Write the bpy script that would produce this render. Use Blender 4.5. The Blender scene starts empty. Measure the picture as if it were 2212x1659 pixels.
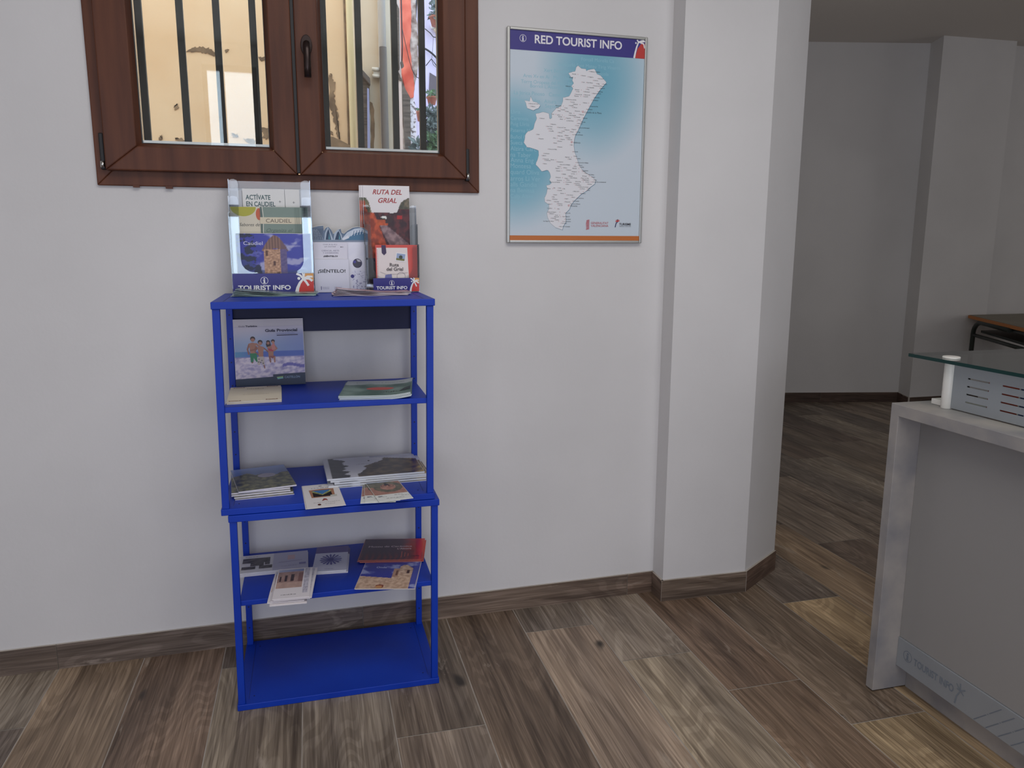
import bpy, bmesh, math, random
from mathutils import Vector, Matrix, noise
random.seed(7)
scn = bpy.context.scene
COL = scn.collection
PI = math.pi

# ---------------------------------------------------------------- camera, world, lights, exposure
YAW, PIT, ROL, FPX = .25656, .17998, .002545, 1663.0
fw = Vector((math.sin(YAW)*math.cos(PIT), math.cos(YAW)*math.cos(PIT), -math.sin(PIT)))
r0 = Vector((math.cos(YAW), -math.sin(YAW), 0)); u0 = r0.cross(fw)
rt = math.cos(ROL)*r0 + math.sin(ROL)*u0; up = -math.sin(ROL)*r0 + math.cos(ROL)*u0
CAM = Vector((0, 0, 1.5))
cd = bpy.data.cameras.new('camera'); cam = bpy.data.objects.new('camera', cd); COL.objects.link(cam)
cd.sensor_width = 36; cd.sensor_fit = 'HORIZONTAL'; cd.lens = FPX/2212*36
cd.clip_start = .05
cam.matrix_world = Matrix(((rt.x, up.x, -fw.x, CAM.x), (rt.y, up.y, -fw.y, CAM.y), (rt.z, up.z, -fw.z, CAM.z), (0, 0, 0, 1)))
scn.camera = cam
scn.view_settings.view_transform = 'Standard'; scn.view_settings.look = 'None'
scn.view_settings.gamma = 1; scn.view_settings.use_curve_mapping = False
scn.view_settings.exposure = 0.0
scn.cycles.transparent_max_bounces = 32
w = bpy.data.worlds.new('sky'); scn.world = w; w.use_nodes = True
w.node_tree.nodes['Background'].inputs[0].default_value = (.80, .90, 1.0, 1)
w.node_tree.nodes['Background'].inputs[1].default_value = 3.5

def area(name, loc, rot, sx, sy, power, col=(1, 1, 1)):
    l = bpy.data.lights.new(name, 'AREA'); l.shape = 'RECTANGLE'; l.size = sx; l.size_y = sy
    l.energy = power; l.color = col
    o = bpy.data.objects.new(name, l); o.location = loc; o.rotation_euler = rot; COL.objects.link(o); return o
# daylight lamps behind the camera: one window known from its reflection, the rest added
RL = 2.75          # radiance of the openings
def opening(name, x0, x1, z0, z1, k=1.0, col=(.97, .985, 1.0)):
    area(name, ((x0+x1)/2, -2.12, (z0+z1)/2), (PI/2, 0, 0), x1-x0, z1-z0, RL*k*PI*(x1-x0)*(z1-z0), col)
OPEN = [(-2.7, -1.5, .8, 2.9), (-.60, -.21, 2.27, 3.05), (-1.4, 1.6, .1, 1.12), (-1.4, 1.6, 1.84, 2.22), (-.70, -.46, 1.22, 1.74), (-.10, .06, 1.22, 1.74), (1.7, 2.9, .8, 2.9)]  # small central pair added only to reflect in the wide holder's lugs
for i_, o_ in enumerate(OPEN):
    opening('daylight_and_fill', *o_, k=(1.6 if i_ == 1 else 2.1 if i_ in (4, 5) else 1), col=(.70, .85, 1.0) if i_ in (1, 4, 5) else (.76, .80, 1.0) if i_ == 2 else (.86, .90, 1.0))
area('far_room_fill', (9.1, 2.6, 1.7), (0, PI/2, 0), 1.8, 2.4, 20, (1.0, .97, .95))  # added fill brightening the far room from its right, no opening there
area('far_room_side_fill', (2.16, 4.1, 2.1), (0, -PI/2, 0), 1.2, 1.2, 6, (1.0, .97, .95))  # added fill lifting the dark far wall face, no side window there
area('ceiling_lamp_light', (0.7, .7, 3.24), (0, 0, 0), 2.6, 1.4, 42, (1, .97, .93))

def ray(px, py): return rt*((px-1106)/FPX) - up*((py-829.5)/FPX) + fw
def at(px, py, Y):
    d = ray(px, py); return CAM + d*(Y/d.y)
def onz(px, py, z):
    d = ray(px, py); return CAM + d*((z-1.5)/d.z)
def onx(px, py, X):
    d = ray(px, py); return CAM + d*(X/d.x)
# the back wall is turned a little against the floor planks
WA = .0215; WO = Vector((0, 2.8817, 0)); WC, WS = math.cos(WA), math.sin(WA)
WM = Matrix.Translation(WO) @ Matrix.Rotation(WA, 4, 'Z')
WMi = WM.inverted()
def wl(px, py, off=0.0):            # pixel -> wall-local (x, z) on the plane 'off' in front of the wall
    nrm = Vector((-WS, WC, 0)); o = WO - nrm*off
    d = ray(px, py); t = (o-CAM).dot(nrm)/d.dot(nrm)
    p = WMi @ (CAM + d*t); return p.x, p.z

# ---------------------------------------------------------------- helpers
def lin(c):
    return tuple(((v/255)/12.92 if v/255 <= .04045 else ((v/255+.055)/1.055)**2.4) for v in c)
def mat(name, col, rough=.5, metal=0, spec=.5, **kw):
    m = bpy.data.materials.new(name); m.use_nodes = True
    b = m.node_tree.nodes['Principled BSDF']
    c = lin(col); b.inputs['Base Color'].default_value = (*c, 1)
    b.inputs['Roughness'].default_value = rough; b.inputs['Metallic'].default_value = metal
    b.inputs['Specular IOR Level'].default_value = spec
    return m
def nt(m): return m.node_tree.nodes, m.node_tree.links, m.node_tree.nodes['Principled BSDF']
def noisy(m, c1, c2, scale=(1, 1, 1), nscale=5, detail=4, bump=0, bscale=200, lo=.35, hi=.65):
    N, L, b = nt(m)
    tc = N.new('ShaderNodeTexCoord'); mp = N.new('ShaderNodeMapping'); mp.inputs['Scale'].default_value = scale
    L.new(tc.outputs['Object'], mp.inputs[0])
    n = N.new('ShaderNodeTexNoise'); n.inputs['Scale'].default_value = nscale; n.inputs['Detail'].default_value = detail
    L.new(mp.outputs[0], n.inputs['Vector'])
    r = N.new('ShaderNodeValToRGB'); r.color_ramp.elements[0].position = lo; r.color_ramp.elements[1].position = hi
    r.color_ramp.elements[0].color = (*lin(c1), 1); r.color_ramp.elements[1].color = (*lin(c2), 1)
    L.new(n.outputs[0], r.inputs[0]); L.new(r.outputs[0], b.inputs['Base Color'])
    if bump:
        n2 = N.new('ShaderNodeTexNoise'); n2.inputs['Scale'].default_value = bscale; n2.inputs['Detail'].default_value = 3
        L.new(tc.outputs['Object'], n2.inputs['Vector'])
        bp = N.new('ShaderNodeBump'); bp.inputs['Strength'].default_value = bump; bp.inputs['Distance'].default_value = .002
        L.new(n2.outputs[0], bp.inputs['Height']); L.new(bp.outputs[0], b.inputs['Normal'])
    return m
def clear(name, tint=(255, 255, 255), gloss=1.0, rough=.0, ior=1.5, base=.0):
    m = bpy.data.materials.new(name); m.use_nodes = True
    N, L = m.node_tree.nodes, m.node_tree.links; N.clear()
    o = N.new('ShaderNodeOutputMaterial'); t = N.new('ShaderNodeBsdfTransparent'); g = N.new('ShaderNodeBsdfGlossy')
    t.inputs[0].default_value = (*lin(tint), 1); g.inputs['Roughness'].default_value = rough
    f = N.new('ShaderNodeFresnel'); f.inputs[0].default_value = ior
    ma = N.new('ShaderNodeMath'); ma.operation = 'MULTIPLY_ADD'; ma.inputs[1].default_value = gloss; ma.inputs[2].default_value = base
    mx = N.new('ShaderNodeMixShader')
    L.new(f.outputs[0], ma.inputs[0]); L.new(ma.outputs[0], mx.inputs[0]); L.new(t.outputs[0], mx.inputs[1]); L.new(g.outputs[0], mx.inputs[2])
    L.new(mx.outputs[0], o.inputs[0]); return m
def vmat(name, rough, spec=.5, coat=0):
    m = bpy.data.materials.new(name); m.use_nodes = True; N, L, b = nt(m)
    a = N.new('ShaderNodeVertexColor'); a.layer_name = 'Col'; L.new(a.outputs[0], b.inputs['Base Color'])
    b.inputs['Roughness'].default_value = rough; b.inputs['Specular IOR Level'].default_value = spec
    b.inputs['Coat Weight'].default_value = coat; b.inputs['Coat Roughness'].default_value = .12
    return m

M = {}
M['wall'] = noisy(mat('white_plaster', (214, 212, 211), .85, spec=.2), (211, 209, 208), (218, 216, 215), nscale=1.5, bump=.25, bscale=60)
M['ceil'] = mat('ceiling_paint', (214, 208, 202), .9, spec=.1)
M['frame'] = noisy(mat('brown_foiled_frame', (92, 52, 34), .45, spec=.3), (78, 42, 27), (98, 56, 36), scale=(3, 3, .25), nscale=9, bump=.1, bscale=120)
M['gasket'] = mat('black_gasket', (18, 16, 18), .5)
M['spacer'] = mat('pane_spacer_aluminium', (205, 200, 195), .3, .7)
M['handle'] = mat('dark_bronze_handle', (52, 40, 38), .3, .6)
M['chrome'] = mat('chrome_pin', (190, 190, 185), .2, 1)
M['barmetal'] = mat('painted_iron_bar', (58, 54, 52), .6)
M['blue'] = noisy(mat('blue_painted_steel', (1, 52, 166), .45, spec=.35), (1, 48, 160), (2, 56, 174), nscale=3, bump=.06, bscale=250)
M['shaded_blue'] = mat('shade_darkened_blue_steel', (20, 26, 66), .5, spec=.3)  # shade under the cap put into a darker copy of the blue
M['screw'] = mat('dark_screw_hole', (10, 12, 40), .5)
M['alu'] = mat('brushed_aluminium', (178, 178, 174), .38, .75)
M['acrylic'] = clear('clear_acrylic', (249, 251, 253), 1.1, .02, 1.5, .02)
M['acredge'] = clear('acrylic_edge', (215, 225, 240), 1.0, .1, 1.6, .25)
M['glass'] = clear('window_glass', (250, 252, 252), .9, 0, 1.52, .0)
M['tglass'] = clear('shelf_glass', (222, 234, 230), 1.2, .02, 1.5, .03)
M['tedge'] = mat('green_glass_edge', (8, 52, 50), .4, spec=.3)
M['concrete'] = noisy(mat('concrete_look_laminate', (150, 146, 142), .5), (126, 126, 130), (164, 158, 152), nscale=6, detail=6, lo=.3, hi=.62)
M['frontgrey'] = mat('smooth_grey_front', (148, 146, 144), .4)
M['metalpanel'] = noisy(mat('satin_grey_metal', (152, 156, 160), .38, .2), (148, 153, 158), (158, 162, 166), nscale=2)
M['white'] = mat('white_lacquer', (225, 222, 216), .35)
M['slot'] = mat('slot_shadow', (40, 38, 42), .8)
M['etch'] = mat('etched_lettering', (112, 120, 130), .6)
M['print'] = vmat('satin_print', .45)
M['gloss'] = vmat('glossy_print', .28, .4, .06)
M['matte'] = vmat('matte_paper', .75, .2)
M['desktop'] = noisy(mat('desk_laminate', (120, 112, 92), .5), (112, 104, 86), (126, 118, 98))
M['deskedge'] = mat('orange_wood_edge', (186, 112, 44), .5)
M['deskleg'] = mat('dark_green_tube', (36, 42, 38), .45)
M['peach'] = noisy(mat('peach_render', (230, 192, 152), .9, spec=.1), (224, 182, 140), (236, 202, 164), nscale=1.3, detail=5, bump=.3, bscale=30)
M['oldplaster'] = noisy(mat('bare_old_plaster', (130, 104, 80), .95), (112, 88, 66), (158, 128, 98), nscale=14)
M['beige'] = noisy(mat('beige_render', (214, 202, 184), .9, spec=.1), (200, 186, 166), (220, 208, 192), nscale=2, detail=6)
M['creampipe'] = mat('cream_drainpipe', (226, 202, 156), .6)
M['whitepipe'] = mat('white_pvc_pipe', (214, 216, 222), .5)
M['greypipe'] = mat('grey_iron_pipe', (92, 84, 82), .6)
M['shutter'] = noisy(mat('weathered_shutter', (96, 88, 84), .8), (70, 64, 62), (112, 102, 98), scale=(1, 1, 20), nscale=4)
M['redfoam'] = noisy(mat('red_painted_stone', (222, 110, 92), .85), (196, 82, 68), (236, 132, 112), nscale=7, detail=5, bump=.8, bscale=12)
M['stone'] = noisy(mat('rough_grey_stone', (160, 146, 140), .95), (118, 100, 94), (198, 190, 188), nscale=18, detail=8, bump=1, bscale=25)
M['whitestone'] = noisy(mat('whitewashed_rubble', (214, 208, 222), .95), (120, 108, 112), (236, 232, 244), nscale=40, detail=6, lo=.38, hi=.5)
M['lavender'] = noisy(mat('pale_lavender_render', (206, 200, 236), .9), (198, 192, 230), (214, 210, 242), nscale=2)
M['pink'] = mat('pale_pink_render', (216, 200, 200), .9)
M['bluestrip'] = mat('blue_cloth_edge', (150, 158, 206), .8)
M['cable'] = mat('black_cable', (26, 26, 36), .6)
M['terracotta'] = noisy(mat('terracotta', (150, 90, 76), .8), (138, 80, 68), (162, 100, 86), nscale=20)
M['leaf'] = noisy(mat('green_leaf', (58, 92, 62), .6), (42, 70, 50), (96, 130, 92), nscale=30)
M['leafdark'] = noisy(mat('dark_grey_leaf', (62, 76, 80), .6), (44, 56, 60), (108, 124, 126), nscale=30)
M['dark'] = mat('dark_opening', (98, 92, 104), .9)
M['grout'] = noisy(mat('pale_grout', (176, 168, 158), .9), (165, 156, 146), (186, 178, 168), nscale=8)

def new_obj(name, me, parent=None, loc=None, rot=None, mtx=None):
    o = bpy.data.objects.new(name, me); COL.objects.link(o)
    if parent: o.parent = parent
    if loc is not None: o.location = loc
    if rot is not None: o.rotation_euler = rot
    if mtx is not None: o.matrix_world = mtx
    return o
def tag(o, label=None, cat=None, group=None, kind=None):
    if label: o['label'] = label
    if cat: o['category'] = cat
    if group: o['group'] = group
    if kind: o['kind'] = kind
    return o
def empty(name, label, cat, loc=(0, 0, 0), rot=(0, 0, 0), group=None, mtx=None):
    o = new_obj(name, None, None, loc, rot, mtx); o.empty_display_size = .05
    return tag(o, label, cat, group)

class MB:
    def __init__(s): s.v = []; s.f = []; s.mi = []; s.mats = []; s.smooth = []
    def m(s, k):
        k = M[k] if isinstance(k, str) else k
        if k not in s.mats: s.mats.append(k)
        return s.mats.index(k)
    def poly(s, pts, k, smooth=False):
        n = len(s.v); s.v += [tuple(p) for p in pts]; s.f.append(list(range(n, n+len(pts)))); s.mi.append(s.m(k)); s.smooth.append(smooth)
    def box(s, x0, x1, y0, y1, z0, z1, k, lean=0, zb=0):
        n = len(s.v)
        for z in (z0, z1):
            d = lean*(z-zb)
            s.v += [(x0+d, y0, z), (x1+d, y0, z), (x1+d, y1, z), (x0+d, y1, z)]
        for q in ((3, 2, 1, 0), (4, 5, 6, 7), (0, 1, 5, 4), (1, 2, 6, 5), (2, 3, 7, 6), (3, 0, 4, 7)):
            s.f.append([n+i for i in q]); s.mi.append(s.m(k)); s.smooth.append(False)
        return s
    def prism(s, pts, a, b, k, axis='y', ek=None):     # polygon in the two other axes, extruded a..b; pts counterclockwise
        def P(p, h):
            return {'y': (p[0], h, p[1]), 'z': (p[0], p[1], h), 'x': (h, p[0], p[1])}[axis]
        n = len(s.v); c = len(pts)
        s.v += [P(p, a) for p in pts] + [P(p, b) for p in pts]
        s.f.append([n+i for i in range(c)]); s.f.append([n+c+i for i in reversed(range(c))])
        s.mi += [s.m(k)]*2; s.smooth += [False]*2
        for i in range(c):
            j = (i+1) % c; s.f.append([n+j, n+i, n+c+i, n+c+j]); s.mi.append(s.m(ek or k)); s.smooth.append(False)
        return s
    def tube(s, pts, r, k, seg=12, r2=None, cap=True):
        pts = [Vector(p) for p in pts]; n0 = len(s.v); L = len(pts); prev = None
        for i, p in enumerate(pts):
            d = (pts[min(i+1, L-1)]-pts[max(i-1, 0)]).normalized()
            if prev is None: a = d.cross(Vector((0, 0, 1)) if abs(d.z) < .9 else Vector((1, 0, 0))).normalized()
            else: a = (prev - d*prev.dot(d)).normalized()
            prev = a; b = d.cross(a); rr = r if r2 is None else r+(r2-r)*i/(L-1)
            s.v += [tuple(p+(a*math.cos(t)+b*math.sin(t))*rr) for t in [2*PI*j/seg for j in range(seg)]]
        for i in range(L-1):
            for j in range(seg):
                s.f.append([n0+i*seg+j, n0+i*seg+(j+1) % seg, n0+(i+1)*seg+(j+1) % seg, n0+(i+1)*seg+j]); s.mi.append(s.m(k)); s.smooth.append(True)
        if cap:
            s.f.append([n0+j for j in reversed(range(seg))]); s.f.append([n0+(L-1)*seg+j for j in range(seg)]); s.mi += [s.m(k)]*2; s.smooth += [False]*2
        return s
    def lathe(s, prof, c, k, seg=20):
        n0 = len(s.v)
        for r, z in prof: s.v += [(c[0]+r*math.cos(2*PI*j/seg), c[1]+r*math.sin(2*PI*j/seg), c[2]+z) for j in range(seg)]
        for i in range(len(prof)-1):
            for j in range(seg):
                s.f.append([n0+i*seg+j, n0+i*seg+(j+1) % seg, n0+(i+1)*seg+(j+1) % seg, n0+(i+1)*seg+j]); s.mi.append(s.m(k)); s.smooth.append(True)
        s.f.append([n0+j for j in reversed(range(seg))]); s.f.append([n0+(len(prof)-1)*seg+j for j in range(seg)]); s.mi += [s.m(k)]*2; s.smooth += [False]*2
        return s
    def build(s, name, parent=None, bevel=0, mtx=None, loc=None, rot=None, fix=True):
        me = bpy.data.meshes.new(name); me.from_pydata(s.v, [], s.f)
        for m in s.mats: me.materials.append(m)
        for i, p in enumerate(me.polygons): p.material_index = s.mi[i]; p.use_smooth = s.smooth[i]
        if fix:
            bm = bmesh.new(); bm.from_mesh(me); bmesh.ops.recalc_face_normals(bm, faces=bm.faces); bm.to_mesh(me); bm.free()
        o = new_obj(name, me, parent, loc, rot, mtx)
        if bevel:
            b = o.modifiers.new('bevel', 'BEVEL'); b.width = bevel; b.segments = 2; b.limit_method = 'ANGLE'; b.angle_limit = .6
        return o

# ---------------------------------------------------------------- printed matter
_tc = {}
def text_geo(txt, bold=0, shear=0, res=2):
    k = (txt, bold, shear, res)
    if k in _tc: return _tc[k]
    c = bpy.data.curves.new('t', 'FONT'); c.body = txt; c.size = 1; c.resolution_u = res; c.offset = bold; c.shear = shear
    o = bpy.data.objects.new('t', c); COL.objects.link(o)
    dg = bpy.context.evaluated_depsgraph_get(); me = bpy.data.meshes.new_from_object(o.evaluated_get(dg))
    vs = [(v.co.x, v.co.y) for v in me.vertices]; fs = [list(p.vertices) for p in me.polygons]
    bpy.data.objects.remove(o); bpy.data.curves.remove(c); bpy.data.meshes.remove(me)
    _tc[k] = (vs, fs); return _tc[k]
def earclip(pts):
    from mathutils.geometry import tessellate_polygon
    return [list(t) for t in tessellate_polygon([[Vector((p[0], p[1], 0)) for p in pts]])]
class Art:
    """flat printed sheet, drawn in local x (right) / y (up of the print), top face at z=0"""
    def __init__(s, w, h, paper=(232, 230, 228), t=.0012, bend=None, face=None):
        s.w, s.h, s.t = w, h, t; s.v = []; s.f = []; s.c = []; s.L = 0; s.bend = bend; s.paper = paper
        s.n = 14 if bend else 1
        n = s.n
        for zz, fl in ((0, 0), (-t, 1)):      # top / bottom grids
            b = len(s.v)
            for j in range(n+1):
                for i in range(n+1): s.v.append((w*i/n, h*j/n, zz))
            for j in range(n):
                for i in range(n):
                    q = [b+j*(n+1)+i, b+j*(n+1)+i+1, b+(j+1)*(n+1)+i+1, b+(j+1)*(n+1)+i]
                    s.f.append(q[::-1] if fl else q); s.c.append([lin(face if (face and not fl) else paper)]*4)
        T = (n+1)*(n+1)
        edge = [i for i in range(n+1)] + [(n+1)*j+n for j in range(1, n+1)] + [(n+1)*n+i for i in range(n-1, -1, -1)] + [(n+1)*j for j in range(n-1, 0, -1)]
        for a, b2 in zip(edge, edge[1:]+edge[:1]):
            s.f.append([a, a+T, b2+T, b2]); s.c.append([lin(paper)]*4)
    def z(s): s.L += 1; return .00006*s.L + .0001
    def poly(s, pts, col, z=None):
        z = s.z() if z is None else z; n = len(s.v); pts = list(pts)
        s.v += [(p[0], p[1], z) for p in pts]
        for t in earclip(pts):
            a, b, c = [pts[i] for i in t]
            if (b[0]-a[0])*(c[1]-a[1])-(b[1]-a[1])*(c[0]-a[0]) < 0: t = t[::-1]
            s.f.append([n+i for i in t]); s.c.append([lin(col)]*3)
    def rect(s, x0, y0, x1, y1, col, z=None): s.poly([(x0, y0), (x1, y0), (x1, y1), (x0, y1)], col, z)
    def circ(s, x, y, r, col, ry=None, z=None, n=20): s.poly([(x+r*math.cos(2*PI*i/n), y+(ry or r)*math.sin(2*PI*i/n)) for i in range(n)], col, z)
    def ring(s, x, y, r, th, col, n=24, z=None):
        z = s.z() if z is None else z; b = len(s.v)
        for i in range(n):
            a = 2*PI*i/n; s.v += [(x+r*math.cos(a), y+r*math.sin(a), z), (x+(r-th)*math.cos(a), y+(r-th)*math.sin(a), z)]
        for i in range(n):
            j = (i+1) % n; s.f.append([b+2*i, b+2*j, b+2*j+1, b+2*i+1]); s.c.append([lin(col)]*4)
    def line(s, pts, wd, col, z=None, w2=None):
        z = s.z() if z is None else z; L = len(pts); l = []; r = []
        for i, p in enumerate(pts):
            a = pts[max(i-1, 0)]; b = pts[min(i+1, L-1)]; dx, dy = b[0]-a[0], b[1]-a[1]; d = math.hypot(dx, dy) or 1
            k = (wd + ((w2 if w2 is not None else wd)-wd)*i/max(L-1, 1))/2
            l.append((p[0]-dy/d*k, p[1]+dx/d*k)); r.append((p[0]+dy/d*k, p[1]-dx/d*k))
        n = len(s.v); s.v += [(p[0], p[1], z) for p in r+l]
        for i in range(L-1): s.f.append([n+i, n+i+1, n+L+i+1, n+L+i]); s.c.append([lin(col)]*4)
    def text(s, txt, x, y, size, col, bold=0, shear=0, width=None, anchor='l', ang=0, z=None):
        if txt[0] == '~':          # print too small to read in the photograph: a row of unequal strokes
            W_ = width or size*.5*len(txt); X_ = x-(0 if anchor == 'l' else W_/2 if anchor == 'c' else W_); z = s.z() if z is None else z; rr = random.Random(len(txt)); k = 0
            while k < W_:
                d = size*rr.uniform(.12, .38); hh = size*rr.uniform(.35, .6); s.rect(X_+k, y, X_+min(W_, k+d), y+hh, col, z); k += d+size*rr.choice((.12, .14, .4))
            return
        vs, fs = text_geo(txt, bold, shear, 6 if size > .012 else 2)
        if not vs: return
        z = s.z() if z is None else z
        x0 = min(v[0] for v in vs); x1 = max(v[0] for v in vs); kx = size if width is None else width/(x1-x0)
        off = {'l': 0, 'c': -(x1-x0)*kx/2, 'r': -(x1-x0)*kx}[anchor]
        n = len(s.v); ca, sa = math.cos(ang), math.sin(ang)
        for a, b in vs:
            p, q = (a-x0)*kx+off, b*size; s.v.append((x+p*ca-q*sa, y+p*sa+q*ca, z))
        for f in fs: s.f.append([n+i for i in f]); s.c.append([lin(col)]*len(f))
    def raster(s, x0, y0, x1, y1, fn, nx=60, ny=60, z=None):
        z = s.z() if z is None else z; b = len(s.v); cols = []
        for j in range(ny+1):
            for i in range(nx+1):
                a, c = i/nx, j/ny; s.v.append((x0+(x1-x0)*a, y0+(y1-y0)*c, z)); cols.append(lin(fn(a, c)))
        for j in range(ny):
            for i in range(nx):
                q = [j*(nx+1)+i, j*(nx+1)+i+1, (j+1)*(nx+1)+i+1, (j+1)*(nx+1)+i]
                s.f.append([b+k for k in q]); s.c.append([cols[k] for k in q])
    def mesh(s, name, m='print'):
        me = bpy.data.meshes.new(name); vs = s.v
        if s.bend: vs = [(x, y, z+s.bend(x/s.w, y/s.h)) for x, y, z in vs]
        me.from_pydata([(x-s.w/2, y, z) for x, y, z in vs], [], s.f)
        ca = me.color_attributes.new('Col', 'FLOAT_COLOR', 'CORNER'); k = 0
        buf = []
        for c in s.c:
            for q in c: buf += [q[0], q[1], q[2], 1.0]
        ca.data.foreach_set('color', buf); me.materials.append(M[m]); return me
def mix(a, b, t):
    t = max(0, min(1, t)); return tuple(a[i]+(b[i]-a[i])*t for i in range(3))
def ns(x, y, k=0, o=4): return noise.fractal(Vector((x, y, k)), 1.0, 2.0, o)
def ss(a, b, x):
    t = max(0, min(1, (x-a)/(b-a))); return t*t*(3-2*t)
def iicon(a, x, y, r, col):
    a.ring(x, y, r, r*.11, col); a.circ(x, y+r*.48, r*.2, col, n=14)
    a.poly([(x-r*.32, y+r*.2), (x+r*.18, y+r*.2), (x+r*.18, y-r*.55), (x+r*.34, y-r*.55), (x+r*.34, y-r*.72), (x-r*.34, y-r*.72), (x-r*.34, y-r*.55), (x-r*.2, y-r*.55), (x-r*.2, y+r*.03), (x-r*.32, y+r*.03)], col)
def palm(a, x0, y0, x1, y1, plain=None):
    W, H = x1-x0, y1-y0; P = lambda u, v: (x0+W*u, y0+H*v)
    wh = plain or (240, 240, 240)
    if not plain:
        a.poly([P(.0, 0), P(1, 0), P(1, .62), P(.45, .72), P(.1, .3)], (206, 56, 48)); a.poly([P(.45, .7), P(.5, 1), P(1, 1), P(1, .6)], (222, 160, 84))
    a.line([P(.08, 0), P(.14, .25), P(.26, .5), P(.45, .72)], W*.2, wh, w2=W*.1)
    for e, m_, wd in (((.1, .98), (.3, .9), .11), ((.42, 1.02), (.45, .9), .08), ((.95, .82), (.7, .84), .1), ((.93, .6), (.75, .74), .13), ((.72, .36), (.6, .55), .12), ((.52, 1.0), (.5, .85), .07)):
        a.line([P(.45, .72), P(*m_), P(*e)], W*wd, wh)
    a.circ(*P(.22, .74), W*.08, wh, n=12)

def lay(name, me, c, ang, z, label, cat, group=None, h=.2, tilt=0):
    """sheet lying on a shelf: c = centre of the sheet"""
    o = new_obj(name, me, None, None, None)
    o.rotation_euler = (tilt, 0, ang)
    o.location = (c[0] + math.sin(ang)*h/2, c[1] - math.cos(ang)*h/2, z)
    return tag(o, label, cat, group)
def stand(name, me, x, y, z, label, cat, group=None, lean=0, turn=0, parent=None):
    o = new_obj(name, me, parent, (x, y, z), (PI/2-lean, 0, turn)); return tag(o, label, cat, group) if not parent else o

# ================================================================ THE ROOM
H = 3.28
def struct(b, name, label=None, mtx=None, **kw):
    o = b.build(name, mtx=mtx, **kw); tag(o, label, None, None, 'structure'); return o

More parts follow.
